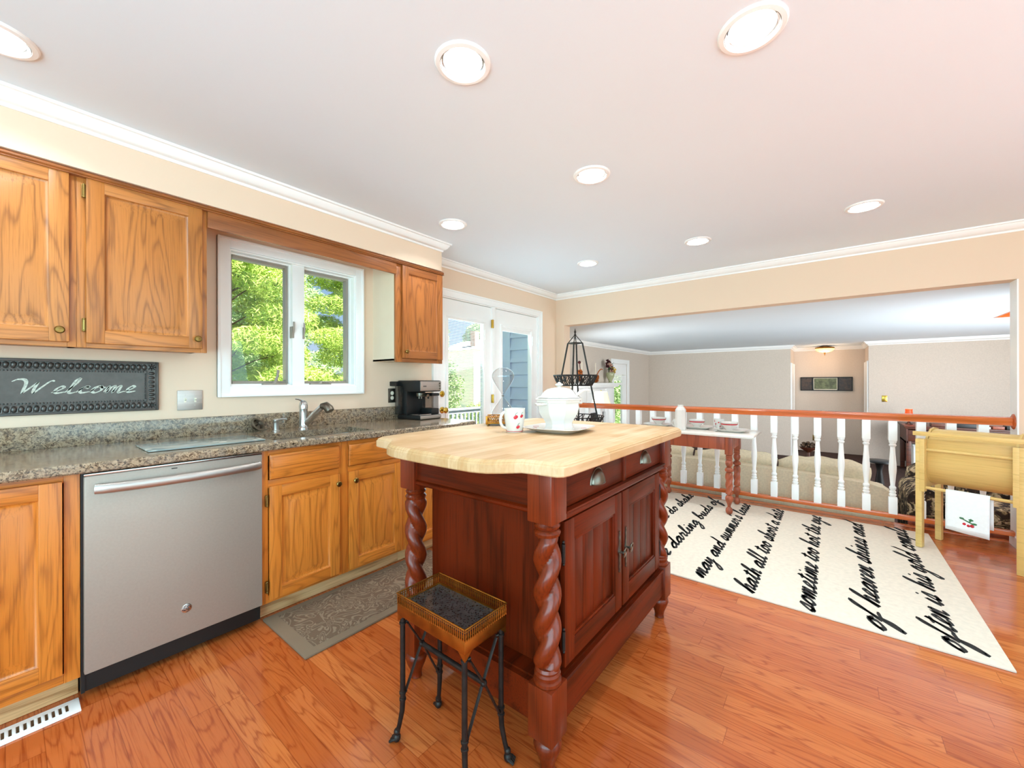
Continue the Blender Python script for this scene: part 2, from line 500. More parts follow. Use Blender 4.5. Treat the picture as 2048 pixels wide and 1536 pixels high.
class M:
    """Collects shapes into one mesh; build() links it as one object."""

    def __init__(self):
        self.v, self.f, self.mi = [], [], []
        self.k = 0

    def add(self, vs, fs):
        b = len(self.v)
        self.v += [tuple(p) for p in vs]
        for f in fs:
            self.f.append([i + b for i in f])
            self.mi.append(self.k)
        return self

    def box(self, x0, x1, y0, y1, z0, z1, bev=0.0):
        x0, x1 = min(x0, x1), max(x0, x1)
        y0, y1 = min(y0, y1), max(y0, y1)
        z0, z1 = min(z0, z1), max(z0, z1)
        if bev <= 0:
            vs = [(x, y, z) for z in (z0, z1) for y in (y0, y1) for x in (x0, x1)]
            return self.add(vs, [(0, 2, 3, 1), (4, 5, 7, 6), (0, 1, 5, 4), (2, 6, 7, 3), (0, 4, 6, 2), (1, 3, 7, 5)])
        bm = bmesh.new()
        bmesh.ops.create_cube(bm, size=1.0)
        for q in bm.verts:
            q.co = Vector(((x0 + x1) / 2 + q.co.x * (x1 - x0), (y0 + y1) / 2 + q.co.y * (y1 - y0), (z0 + z1) / 2 + q.co.z * (z1 - z0)))
        bev = min(bev, 0.49 * min(x1 - x0, y1 - y0, z1 - z0))
        bmesh.ops.bevel(bm, geom=list(bm.edges), offset=bev, segments=2, profile=0.6, affect='EDGES')
        bm.verts.index_update()
        self.add([q.co[:] for q in bm.verts], [[q.index for q in f.verts] for f in bm.faces])
        bm.free()
        return self

    def lathe(self, prof, c=(0, 0, 0), n=24, axis='z', sx=1.0, sy=1.0, rot=0.0, tilt=None, caps=(1, 1)):
        """prof: (radius, height) pairs from bottom to top."""
        vs, fs = [], []
        k = len(prof)
        for r, h in prof:
            for i in range(n):
                a = 2 * pi * i / n + rot
                p = Vector((max(r, 1e-5) * cos(a) * sx, max(r, 1e-5) * sin(a) * sy, h))
                if axis == 'x':
                    p = Vector((p.z, p.x, p.y))
                elif axis == 'y':
                    p = Vector((p.y, p.z, p.x))
                if tilt is not None:
                    p = tilt @ p
                vs.append((p.x + c[0], p.y + c[1], p.z + c[2]))
        for j in range(k - 1):
            for i in range(n):
                i2 = (i + 1) % n
                fs.append((j * n + i, j * n + i2, (j + 1) * n + i2, (j + 1) * n + i))
        if caps[0] and prof[0][0] > 1e-4:
            fs.append(tuple(range(n - 1, -1, -1)))
        if caps[1] and prof[-1][0] > 1e-4:
            fs.append(tuple((k - 1) * n + i for i in range(n)))
        return self.add(vs, fs)

    def tube(self, pts, r, n=8, closed=False, flat=None):
        pts = [Vector(p) for p in pts]
        m = len(pts)
        vs, fs = [], []
        up = None
        for i, p in enumerate(pts):
            a = pts[(i - 1) % m] if (closed or i > 0) else p
            b = pts[(i + 1) % m] if (closed or i < m - 1) else p
            t = (b - a)
            if t.length < 1e-9:
                t = Vector((0, 0, 1))
            t.normalize()
            if up is None:
                up = Vector((0, 0, 1)) if abs(t.z) < 0.9 else Vector((1, 0, 0))
            s = t.cross(up)
            if s.length < 1e-6:
                s = t.cross(Vector((0.3, 0.7, 0.2)))
            s.normalize()
            up = s.cross(t).normalized()
            rr = r[i] if isinstance(r, (list, tuple)) else r
            for j in range(n):
                a_ = 2 * pi * j / n
                vs.append(tuple(p + s * (rr * cos(a_)) + up * (rr * (flat or 1.0) * sin(a_))))
        seg = m if closed else m - 1
        for i in range(seg):
            i2 = (i + 1) % m
            for j in range(n):
                j2 = (j + 1) % n
                fs.append((i * n + j, i * n + j2, i2 * n + j2, i2 * n + j))
        if not closed:
            fs.append(tuple(range(n - 1, -1, -1)))
            fs.append(tuple((m - 1) * n + j for j in range(n)))
        return self.add(vs, fs)

    def prism(self, poly, a0, a1, plane='xy'):
        n = len(poly)

        def P(u, v, w):
            return {'xy': (u, v, w), 'xz': (u, w, v), 'yz': (w, u, v)}[plane]
        vs = [P(u, v, a0) for u, v in poly] + [P(u, v, a1) for u, v in poly]
        fs = [tuple(range(n - 1, -1, -1)), tuple(range(n, 2 * n))]
        fs += [(i, (i + 1) % n, n + (i + 1) % n, n + i) for i in range(n)]
        return self.add(vs, fs)

    def ball(self, c, r, n=12, m=8, sx=1, sy=1, sz=1):
        prof = [(r * sin(pi * i / m), -r * cos(pi * i / m) * sz) for i in range(m + 1)]
        return self.lathe(prof, c, n, sx=sx, sy=sy)

    def sweep(self, prof, path, closed=False):
        """prof: (outward, up) pairs; path: horizontal points; outward = right of travel."""
        pts = [Vector(p) for p in path]
        m = len(pts)
        k = len(prof)
        vs, fs = [], []
        for i, p in enumerate(pts):
            d1 = (p - pts[i - 1]).normalized() if (i > 0 or closed) else None
            d2 = (pts[(i + 1) % m] - p).normalized() if (i < m - 1 or closed) else None
            n1 = Vector((d1.y, -d1.x, 0)) if d1 else None
            n2 = Vector((d2.y, -d2.x, 0)) if d2 else None
            if n1 and n2:
                nn = n1 + n2
                nn = nn / max(1e-6, nn.length)
                nn = nn / max(0.2, nn.dot(n1))
            else:
                nn = n1 or n2
            for o, u in prof:
                vs.append(tuple(p + nn * o + Vector((0, 0, u))))
        for i in range(m if closed else m - 1):
            i2 = (i + 1) % m
            for j in range(k):
                j2 = (j + 1) % k
                fs.append((i * k + j, i * k + j2, i2 * k + j2, i2 * k + j))
        if not closed:
            fs.append(tuple(range(k - 1, -1, -1)))
            fs.append(tuple((m - 1) * k + j for j in range(k)))
        return self.add(vs, fs)

    def build(self, name, mat, parent=None, smooth=True, angle=38, keep=False):
        me = bpy.data.meshes.new(name)
        if parent is not None:
            off = ORG.get(parent.name, (0, 0, 0))
        elif keep:
            off = (0, 0, 0)
        else:
            xs = [p[0] for p in self.v]
            ys = [p[1] for p in self.v]
            off = ((min(xs) + max(xs)) / 2, (min(ys) + max(ys)) / 2, min(p[2] for p in self.v))
        me.from_pydata([(p[0] - off[0], p[1] - off[1], p[2] - off[2]) for p in self.v], [], self.f)
        mats = mat if isinstance(mat, (list, tuple)) else [mat]
        for q in mats:
            me.materials.append(MT[q] if isinstance(q, str) else q)
        if len(mats) > 1:
            me.polygons.foreach_set('material_index', self.mi)
        bm = bmesh.new()
        bm.from_mesh(me)
        bmesh.ops.recalc_face_normals(bm, faces=bm.faces)
        bm.to_mesh(me)
        bm.free()
        if smooth:
            me.shade_smooth()
            me.set_sharp_from_angle(angle=radians(angle))
        o = bpy.data.objects.new(name, me)
        COL.objects.link(o)
        ORG[o.name] = off
        if parent is not None:
            o.parent = parent
        else:
            o.location = off
        return o


def tag(o, label=None, cat=None, group=None, kind=None):
    if label:
        o['label'] = label
    if cat:
        o['category'] = cat
    if group:
        o['group'] = group
    if kind:
        o['kind'] = kind
    return o


def thing(name, loc, label, cat, group=None):
    o = bpy.data.objects.new(name, None)
    o.empty_display_size = 0.1
    COL.objects.link(o)
    o.location = loc
    ORG[o.name] = tuple(loc)
    return tag(o, label, cat, group)


def place(o, loc, rz=0.0):
    o.location = loc
    o.rotation_euler = (0, 0, rz)
    return o


def copy_tree(o, parent=None):
    c = o.copy()
    COL.objects.link(c)
    c.parent = parent
    for ch in [q for q in COL.objects if q.parent == o]:
        copy_tree(ch, c)
    return c


def struct(name, m, mat, parent=None, smooth=False):
    o = m.build(name, mat, parent, smooth=smooth, keep=True)
    if parent is None:
        o['kind'] = 'structure'
    return o


def sempty(name, loc):
    o = bpy.data.objects.new(name, None)
    o.empty_display_size = 0.1
    COL.objects.link(o)
    o.location = loc
    ORG[o.name] = tuple(loc)
    o['kind'] = 'structure'
    return o


def wall_rects(m, a0, a1, b0, b1, holes, w0, w1, plane):
    """Wall slab with rectangular holes; a,b in-plane axes, w thickness axis."""
    A = sorted({a0, a1} | {h[0] for h in holes} | {h[1] for h in holes})
    B = sorted({b0, b1} | {h[2] for h in holes} | {h[3] for h in holes})
    A = [q for q in A if a0 <= q <= a1]
    B = [q for q in B if b0 <= q <= b1]
    for i in range(len(A) - 1):
        for j in range(len(B) - 1):
            ca, cb = (A[i] + A[i + 1]) / 2, (B[j] + B[j + 1]) / 2
            if any(h[0] < ca < h[1] and h[2] < cb < h[3] for h in holes):
                continue
            if plane == 'yz':
                m.box(w0, w1, A[i], A[i + 1], B[j], B[j + 1])
            elif plane == 'xz':
                m.box(A[i], A[i + 1], w0, w1, B[j], B[j + 1])
            else:
                m.box(A[i], A[i + 1], B[j], B[j + 1], w0, w1)
    return m


def frame_yz(m, x0, x1, y0, y1, z0, z1, w, bev=0.0, bottom=True):
    m.box(x0, x1, y0, y0 + w, z0, z1, bev)
    m.box(x0, x1, y1 - w, y1, z0, z1, bev)
    m.box(x0, x1, y0 + w, y1 - w, z1 - w, z1, bev)
    if bottom:
        m.box(x0, x1, y0 + w, y1 - w, z0, z0 + w, bev)
    return m
# ------------------------------------------------------------------ the room shell
WX = -2.861      # kitchen left wall
CZ = 2.369       # kitchen ceiling
YH = 4.554       # face of the header wall
FZ = -0.36       # sunken family room floor
FC = 1.99        # family room ceiling
LIGHTS = [(-1.04, 1.03), (-0.2, 1.52), (-1.04, 2.03), (-2.155, 2.03), (0.173, 3.51), (-0.85, 3.52), (-1.84, 3.51), (-2.17, -0.02)]

struct('floor', M().box(-2.95, 2.5, -2.2, 4.775, -0.06, 0.0), 'floor')
struct('floor_family_room', M().box(-3.85, 3.2, 4.775, 11.6, FZ - 0.08, FZ), 'carpet')
struct('trim_step', M().box(-3.85, 3.2, 4.76, 4.775, FZ, -0.06), 'trim')
h = [(x - 0.07, x + 0.07, y - 0.07, y + 0.07) for x, y in LIGHTS]
struct('ceiling', wall_rects(M(), -3.02, 2.6, -2.3, YH + 0.146, h, CZ, CZ + 0.12, 'xy'), 'ceiling')
struct('ceiling_family_room', wall_rects(M(), -3.85, 3.2, YH + 0.146, 11.6, [(1.556, 2.9, 5.4, 7.50)], FC, FC + 0.1, 'xy'), 'ceiling')
m = M()
m.box(1.558, 2.898, 7.47, 7.498, FC - .002, FC + 0.9)
m.box(1.558, 1.575, 5.402, 7.47, FC - .002, FC + 0.9)
m.box(2.88, 2.898, 5.402, 7.47, FC + .002, FC + 0.9)
m.box(1.575, 2.88, 5.402, 5.42, FC + .002, FC + 0.9)
m.box(1.55, 2.91, 5.39, 7.51, FC + 0.9, FC + 0.93)
struct('trim_stairwell', m, 'rail_wood')
WIN = (0.845, 1.673, 1.19, 2.035)
DOOR = (2.49, 4.135, 0.0, 2.035)
struct('wall_left', wall_rects(M(), -2.3, YH + 0.146, -0.06, CZ, [WIN, DOOR], WX - 0.15, WX, 'yz'), 'wall')
m = M()
m.box(WX, 2.6, YH, YH + 0.146, 1.958, CZ)
m.box(WX, -2.735, YH, YH + 0.146, 0, 1.958)
m.box(1.066, 2.6, YH, YH + 0.146, 0, 1.958)
struct('wall_back', m, 'wall')
struct('wall_right', wall_rects(M(), -2.3, YH, 0, CZ, [(-0.6, 3.0, 0.45, 2.2)], 2.5, 2.6, 'yz'), 'wall')  # opening made up for the right fill lamp
struct('wall_rear', wall_rects(M(), -2.861, 2.6, 0, CZ, [(-1.75, 1.95, 0.4, 2.2)], -2.3, -2.2, 'xz'), 'wall')  # opening made up for the rear fill lamp
struct('wall_soffit', M().box(WX, -2.537, -2.2, 2.262, 2.142, CZ), 'wall')

# family room walls
FX, FY = -3.70, 10.38
struct('wall_family_left', wall_rects(M(), YH + 0.146, 11.5, FZ, FC, [(8.20, 8.95, FZ + 0.05, 1.62)], FX - 0.12, FX, 'yz'), 'wall_family')
m = M()
m.box(FX, -0.67, FY, FY + 0.1, FZ, FC)
m.box(0.575, 3.2, FY, FY + 0.1, FZ, FC)
m.box(-0.77, -0.67, FY + 0.1, 11.4, FZ, FC)
m.box(0.575, 0.675, FY + 0.1, 11.4, FZ, FC)
m.box(-0.77, 0.675, 11.4, 11.5, FZ, FC)
struct('wall_family_far', m, 'wall_family')
struct('wall_family_right', wall_rects(M(), 4.7, FY, FZ, FC, [(5.8, 9.4, 0.1, 1.8)], 3.0, 3.1, 'yz'), 'wall_family')
struct('wall_family_near', M().box(-3.85, WX - 0.15, YH + 0.062, YH + 0.146, FZ, FC + 0.1), 'wall_family')

CROWN = [(0, 0), (0.008, 0), (0.011, 0.013), (0.020, 0.017), (0.034, 0.028), (0.045, 0.046), (0.049, 0.056), (0.060, 0.058), (0.0624, 0.069), (0, 0.069)]
cz = CZ - 0.069
struct('trim_crown', M().sweep(CROWN, [(-2.537, -2.2, cz), (-2.537, 2.262, cz), (WX, 2.262, cz), (WX, YH, cz), (2.5, YH, cz), (2.5, -2.2, cz)]), 'trim', smooth=True)
cz = FC - 0.075
CR2 = [(o * 1.1, u * 1.087) for o, u in CROWN]
struct('trim_family_crown', M().sweep(CR2, [(FX, YH + 0.146, cz), (FX, FY, cz), (-0.67, FY, cz), (-0.67, 11.4, cz), (0.575, 11.4, cz), (0.575, FY, cz), (3.0, FY, cz), (3.0, 4.7, cz)]), 'trim', smooth=True)
struct('trim_opening', M().box(1.058, 1.0665, YH - .001, YH + .147, .0, 1.957), 'trim')
m = M()
m.box(-0.67, -0.648, 10.40, 10.50, FZ, 1.62, 0.004)
m.box(-0.67, -0.648, 11.25, 11.35, FZ, 1.62, 0.004)
m.box(-0.67, -0.655, 10.50, 11.25, FZ, 1.62)
m.box(0.553, 0.575, 10.40, 10.50, FZ, 1.62, 0.004)
m.box(0.553, 0.575, 11.25, 11.35, FZ, 1.62, 0.004)
m.box(0.56, 0.575, 10.50, 11.25, FZ, 1.62)
struct('trim_hall_casing', m, 'trim')
BASE = [(0, 0), (0.014, 0), (0.014, 0.075), (0.006, 0.09), (0, 0.09)]
struct('baseboard_left', M().sweep(BASE, [(WX, 4.205, 0), (WX, YH, 0), (-2.735, YH, 0)]), 'trim')
struct('baseboard_back', M().sweep(BASE, [(1.066, YH + 0.146, 0), (1.066, YH, 0), (2.5, YH, 0), (2.5, -2.2, 0)]), 'trim')

# ------------------------------------------------------------------ window over the sink
w1 = sempty('window_1', (WX, 1.259, 1.13))
y0, y1, z0, z1 = 0.783, 1.735, 1.13, 2.095
m = M()
for a, b, c, d in ((y0, WIN[0] + .004, z0, z1), (WIN[1] - .004, y1, z0, z1), (WIN[0], WIN[1], WIN[3] - .004, z1), (WIN[0], WIN[1], z0, WIN[2] + .004)):
    m.box(WX, WX + 0.018, a, b, c, d, 0.004)
frame_yz(m, WX, WX + 0.026, y0, y1, z0, z1, 0.016, 0.004)
m.build('window_casing', 'trim', w1)
m = M()
frame_yz(m, WX - 0.13, WX + 0.002, WIN[0], WIN[1], WIN[2], WIN[3], 0.012)
m.box(WX - 0.13, WX - 0.012, 1.219, 1.299, WIN[2], WIN[3], 0.003)
frame_yz(m, WX - 0.10, WX - 0.045, WIN[0] + .006, 1.225, WIN[2] + .006, WIN[3] - .006, 0.014, 0.003)
frame_yz(m, WX - 0.10, WX - 0.045, 1.293, WIN[1] - .006, WIN[2] + .006, WIN[3] - .006, 0.014, 0.003)
m.build('window_frame', 'trim', w1)
for a, b in ((0.862, 1.217), (1.301, 1.657)):
    s = frame_yz(M(), WX - 0.115, WX - 0.066, a, b, 1.207, 2.018, 0.021, 0.004).build('window_sash', 'taupe', w1)
    M().box(WX - 0.094, WX - 0.090, a + .018, b - .018, 1.225, 2.0).build('pane', 'glass', s)
for yc in (1.115, 1.42):
    m = M().box(WX - 0.05, WX - 0.02, yc - .075, yc + .075, 1.197, 1.213, 0.005)
    m.lathe([(0.016, 0), (0.013, 0.014), (0.006, 0.02)], (WX - .03, yc, 1.208), 12)
    c = m.build('window_crank', 'taupe', w1)
    if yc < 1.2:
        M().tube([(WX - .028, yc, 1.217), (WX - .02, yc + .012, 1.26), (WX - .028, yc + .02, 1.30)], [.010, .008, .010], 8, flat=.7).build('crank_lever', 'taupe', c)
    else:
        M().tube([(WX - .028, yc, 1.222), (WX - .015, yc + .03, 1.222), (WX - .025, yc + .06, 1.214)], [.009, .007, .009], 8, flat=.7).build('crank_lever', 'taupe', c)
for yc in (1.222, 1.292):
    m = M().box(WX - .05, WX - .008, yc - .007, yc + .007, 1.52, 1.60, .003)
    m.tube([(WX - .012, yc, 1.54), (WX + .004, yc, 1.58), (WX + .002, yc, 1.63)], .006, 8)
    m.build('window_latch', 'taupe', w1)

# ------------------------------------------------------------------ glazed doors to the deck
m = M()
m.box(WX, WX + .020, 2.425, 2.493, 0, 2.103, .004)
m.box(WX, WX + .020, 4.132, 4.20, 0, 2.103, .004)
m.box(WX, WX + .020, 2.493, 4.132, 2.032, 2.103, .004)
m.box(WX + .012, WX + .028, 4.182, 4.20, 0, 2.103, .004)
m.box(WX + .012, WX + .028, 2.425, 2.443, 0, 2.103, .004)
m.box(WX + .012, WX + .028, 2.443, 4.182, 2.088, 2.103, .004)
m.box(WX - .15, WX, 2.49, 2.502, 0, 2.035)
m.box(WX - .15, WX, 4.123, 4.135, 0, 2.035)
m.box(WX - .15, WX, 2.502, 4.123, 2.023, 2.035)
m.box(WX - .10, WX + .008, 3.262, 3.315, 0, 2.023, .004)
struct('trim_door_casing', m, 'trim', smooth=True)


def glazed_door(name, ya, yb, blind):
    d = sempty(name, (WX - .04, (ya + yb) / 2, 0.01))
    xa, xb = WX - .055, WX - .012
    ga, gb, gz0, gz1 = ya + .125, yb - .125, 0.24, 1.835
    m = wall_rects(M(), ya, yb, 0.012, 2.018, [(ga, gb, gz0, gz1)], xa, xb, 'yz')
    m.build('door_slab', 'trim', d, smooth=False)
    f = M()
    frame_yz(f, xb - .004, xb + .012, ga - .028, gb + .028, gz0 - .028, gz1 + .028, .034, .005)
    f.box(xb + .012, xb + .020, ga - .02, gb + .02, gz1 + .008, gz1 + .022, .003)
    f.build('lite_frame', 'trim', d)
    M().box(xa + .018, xa + .021, ga, gb, gz0, gz1).build('pane', 'glass', d)
    s = M().box(xb + .010, xb + .022, gb + .008, gb + .022, gz1 - .17, gz1 - .06, .004)
    s.build('blind_slider', 'trim', d)
    if blind:
        b = M()
        z = gz0 + .01
        while z < gz1 - .01:
            b.add([(xa + .030, ga + .004, z), (xa + .030, gb - .004, z), (xa + .0395, gb - .004, z + .0042), (xa + .0395, ga + .004, z + .0042)], [(0, 1, 2, 3)])
            z += .0152
        b.build('blind', 'trim', d, smooth=False)
    else:
        M().box(xa + .028, xa + .040, ga + .002, gb - .002, gz1 - .045, gz1 - .004, .003).build('blind', 'trim', d)
    return d


d1 = glazed_door('door_1', 2.505, 3.262, True)
m = M()
m.lathe([(.031, 0), (.031, .004), (.026, .009), (.011, .012), (.011, .030), (.020, .036), (.028, .048), (.028, .056), (.020, .064), (0, .066)], (WX - .012, 2.562, .955), 20, axis='x')
m.build('door_knob', 'brass_bright', d1)
m = M().lathe([(.029, 0), (.029, .006), (.022, .012), (.0, .013)], (WX - .012, 2.562, 1.108), 20, axis='x')
m.box(WX - .002, WX + .016, 2.556, 2.568, 1.092, 1.124, .003)
m.build('deadbolt', 'brass_bright', d1)
for z in (.25, 1.04, 1.845):
    m = M().box(WX - .008, WX + .011, 3.258, 3.284, z - .045, z + .045, .002)
    m.tube([(WX + .009, 3.271, z - .047), (WX + .009, 3.271, z + .047)], .006, 10)
    m.build('hinge', 'brass_bright', d1)
d2 = glazed_door('door_2', 3.315, 4.123, False)

# family room door/window beside the fireplace
w2 = sempty('window_2', (FX, 8.57, FZ))
m = M()
for a, b, c, d in ((8.08, 8.2, FZ, 1.72), (8.95, 9.05, FZ, 1.72), (8.2, 8.95, 1.62, 1.72)):
    m.box(FX, FX + .025, a, b, c, d, .005)
m.build('window_casing', 'trim', w2)
m = frame_yz(M(), FX - .06, FX - .01, 8.2, 8.95, FZ + .05, 1.62, .05, .004)
m.box(FX - .06, FX - .01, 8.25, 8.9, 1.38, 1.57)
m.box(FX - .058, FX - .012, 8.72, 8.9, FZ + .05, 1.37)
m.build('window_sash', 'trim', w2)
M().box(FX - .04, FX - .036, 8.25, 8.72, FZ + .1, 1.38).build('pane', 'glass', w2)
m = M()
for k in range(4):
    m.box(FX - .03, FX - .02, 8.25, 8.72, 1.25 + k * .034, 1.275 + k * .034)
m.build('blind', 'trim', w2)


# ------------------------------------------------------------------ cabinets along the left wall
def raised_door(parent, name, x, ya, yb, za, zb, fr=.058, th=.02, knob=None, hinge=None, oak='oakb', flat=False):
    """Raised-panel door or drawer front whose face looks along +X at plane x."""
    m = M()
    xb = x - th
    V, Hh = 0, 1
    if flat:
        m.k = Hh
        rings = [(0, -th), (0, -.008), (.006, -.003), (.014, -.002), (.018, 0)]
        vs, fs = [], []
        for i, (ins, d) in enumerate(rings):
            vs += [(x + d, ya + ins, za + ins), (x + d, yb - ins, za + ins), (x + d, yb - ins, zb - ins), (x + d, ya + ins, zb - ins)]
            if i:
                for j in range(4):
                    fs.append(((i - 1) * 4 + j, (i - 1) * 4 + (j + 1) % 4, i * 4 + (j + 1) % 4, i * 4 + j))
        n = (len(rings) - 1) * 4
        fs.append((n, n + 1, n + 2, n + 3))
        m.add(vs, fs)
    else:
        m.k = V
        m.box(xb, x, ya, ya + fr, za, zb, .0035)
        m.box(xb, x, yb - fr, yb, za, zb, .0035)
        m.k = Hh
        m.box(xb, x - .0004, ya + fr - .001, yb - fr + .001, za, za + fr, .003)
        m.box(xb, x - .0004, ya + fr - .001, yb - fr + .001, zb - fr, zb, .003)
        m.k = V
        a, b, c, d = ya + fr - .002, yb - fr + .002, za + fr - .002, zb - fr + .002
        rings = [(0, -.004), (.007, -.010), (.011, -.012), (.014, -.012), (.045, -.002), (.048, -.001)]
        vs, fs = [], []
        for i, (ins, q) in enumerate(rings):
            vs += [(x + q, a + ins, c + ins), (x + q, b - ins, c + ins), (x + q, b - ins, d - ins), (x + q, a + ins, d - ins)]
            if i:
                for j in range(4):
                    fs.append(((i - 1) * 4 + j, (i - 1) * 4 + (j + 1) % 4, i * 4 + (j + 1) % 4, i * 4 + j))
        n = (len(rings) - 1) * 4
        fs.append((n, n + 1, n + 2, n + 3))
        m.add(vs, fs)
    o = m.build(name, [oak + '_z', oak + '_y'], parent)
    if knob:
        k = M().lathe([(.006, 0), (.006, .010), (.009, .014), (.0155, .020), (.016, .024), (.012, .029), (0, .031)], (x, knob[0], knob[1]), 16, axis='x')
        k.build('knob', 'brass', o)
    if hinge:
        for (hy, hz) in hinge:
            q = M().box(x - .016, x - .004, hy - .007, hy + .007, hz - .028, hz + .028, .002)
            q.tube([(x - .003, hy, hz - .022), (x - .003, hy, hz + .022)], .0045, 8)
            q.ball((x - .003, hy, hz - .026), .005, 8, 6)
            q.ball((x - .003, hy, hz + .026), .005, 8, 6)
            q.build('hinge', 'brass', o)
    return o


UX = -2.5445
group_u = None


def upper_box(t, ya, yb, z0=1.372, z1=2.142, left='oak_z', right='oak_z', stile=.028, oak='oak'):
    m = M()
    xf = UX - .019
    m.k = 0
    m.box(WX, xf - .018, ya, ya + .012, z0 + .012, z1)
    m.box(WX, xf - .018, yb - .012, yb, z0 + .012, z1)
    m.box(WX, xf - .018, ya, yb, z0 + .012, z0 + .024)
    m.box(WX, xf - .018, ya, yb, z1 - .02, z1)
    m.box(xf - .06, xf - .018, ya + .01, yb - .01, z0 + .02, z1 - .01)
    o = m.build('body', left, t, smooth=False)
    m = M()
    m.k = 0
    m.box(xf - .018, xf, ya, ya + stile, z0, z1, .002)
    m.box(xf - .018, xf, yb - stile, yb, z0, z1, .002)
    m.k = 1
    m.box(xf - .018, xf, ya + stile, yb - stile, z0, z0 + .03, .002)
    m.box(xf - .018, xf, ya + stile, yb - stile, z1 - .05, z1, .002)
    m.build('face_frame', [oak + '_z', oak + '_y'], t)


t = thing('wall_cabinet', (-2.70, -.12, 1.372), 'oak wall cabinet cut off by the left picture edge, above the welcome sign', 'cabinet', 'oak wall cabinets')
upper_box(t, -.45, .195)
raised_door(t, 'door', UX, -.20, .172, 1.392, 2.118, knob=(.143, 1.44), hinge=None, oak='oak')
t = thing('wall_cabinet', (-2.70, .43, 1.372), 'single door oak wall cabinet just left of the sink window', 'cabinet', 'oak wall cabinets')
upper_box(t, .195, .66)
raised_door(t, 'door', UX, .222, .637, 1.392, 2.118, knob=(.613, 1.44), hinge=[(.216, 1.47), (.216, 2.055)], oak='oak')
t = thing('wall_cabinet', (-2.70, 2.06, 1.372), 'small oak wall cabinet with cream side panel above the coffee maker', 'cabinet', 'oak wall cabinets')
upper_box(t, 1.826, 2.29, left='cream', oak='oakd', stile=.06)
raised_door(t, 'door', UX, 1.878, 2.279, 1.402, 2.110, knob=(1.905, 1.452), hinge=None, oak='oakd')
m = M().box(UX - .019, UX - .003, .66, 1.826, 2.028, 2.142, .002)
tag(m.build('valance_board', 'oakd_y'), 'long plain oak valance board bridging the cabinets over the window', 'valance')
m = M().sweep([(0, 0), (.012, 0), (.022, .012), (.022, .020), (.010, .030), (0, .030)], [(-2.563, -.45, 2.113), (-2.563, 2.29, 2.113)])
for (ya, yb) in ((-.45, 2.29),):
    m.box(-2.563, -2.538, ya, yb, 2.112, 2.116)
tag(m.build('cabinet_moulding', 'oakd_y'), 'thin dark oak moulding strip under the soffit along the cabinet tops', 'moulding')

# base run
DX = -2.22


def base_box(t, ya, yb, drawers, z0=.105, z1=.876, mid=None, dropz=.70, stile=.03):
    m = M()
    xf = DX - .019
    for q in (ya, yb - .015):
        m.box(WX + .005, xf - .018, q, q + .015, z0, z1 - .002)
        m.box(WX + .005, -2.43, q, q + .015, .002, z0)
    m.box(WX + .005, xf - .02, ya, yb, z0, z0 + .015)
    m.box(xf - .10, xf - .05, ya + .015, yb - .015, z0 + .015, .62)
    m.build('body', 'oak_z', t, smooth=False)
    m = M()
    m.k = 0
    m.box(xf - .018, xf, ya, ya + stile, z0 - .008, z1 - .001, .002)
    m.box(xf - .018, xf, yb - stile, yb, z0 - .008, z1 - .001, .002)
    if mid:
        m.box(xf - .018, xf, mid[0], mid[1], z0 - .008, z1 - .001, .002)
    m.k = 1
    spans = [(ya + stile, yb - stile)] if not mid else [(ya + stile, mid[0]), (mid[1], yb - stile)]
    for a, b in spans:
        m.box(xf - .018, xf - .0005, a, b, z0 - .008, z0 + .03, .002)
        m.box(xf - .018, xf - .0005, a, b, z1 - .032, z1 - .001, .002)
        if drawers:
            m.box(xf - .018, xf - .0005, a, b, dropz - .02, dropz + .02, .002)
    m.build('face_frame', ['oakb_z', 'oakb_y'], t)
    M().box(-2.42, -2.315, ya, yb, .001, z0 - .002, .002).build('toe_kick', 'oak_pale', t)


t = thing('base_cabinet', (-2.54, -.13, 0), 'oak base cabinet left of the steel dishwasher, above the floor register', 'cabinet', 'oak base cabinets')
base_box(t, -.45, .178, False, stile=.042)
dd = raised_door(t, 'door', DX, -.42, .132, .138, .852)
M().lathe([(.0, -.045), (.02, -.038), (.028, -.015), (.03, 0), (.028, .015), (.02, .038), (0, .045)], (DX + .012, -.045, .497), 14, sx=.45).build('door_pull', 'chrome', dd)
t = thing('base_cabinet', (-2.54, 1.23, 0), 'double door oak sink cabinet between dishwasher and island', 'cabinet', 'oak base cabinets')
base_box(t, .80, 1.665, True, mid=(1.205, 1.262))
raised_door(t, 'drawer_front', DX, .835, 1.203, .724, .850, flat=True)
raised_door(t, 'drawer_front', DX, 1.264, 1.632, .724, .850, flat=True)
raised_door(t, 'door', DX, .832, 1.203, .115, .690, knob=(1.186, .637), hinge=[(.82, .185), (.82, .62)])
raised_door(t, 'door', DX, 1.262, 1.632, .115, .690, knob=(1.292, .637))
t = thing('base_cabinet', (-2.54, 1.98, 0), 'oak base cabinet at the deck door end, mostly hidden behind the island', 'cabinet', 'oak base cabinets')
base_box(t, 1.665, 2.285, True)
raised_door(t, 'drawer_front', DX, 1.70, 2.25, .724, .850, flat=True)
raised_door(t, 'door', DX, 1.70, 2.25, .115, .690, knob=(2.22, .637))

# worktop with sink cut-out
CXF = -2.195
SK = (1.02, 1.50, -2.60, -2.285)   # basin y range, x range


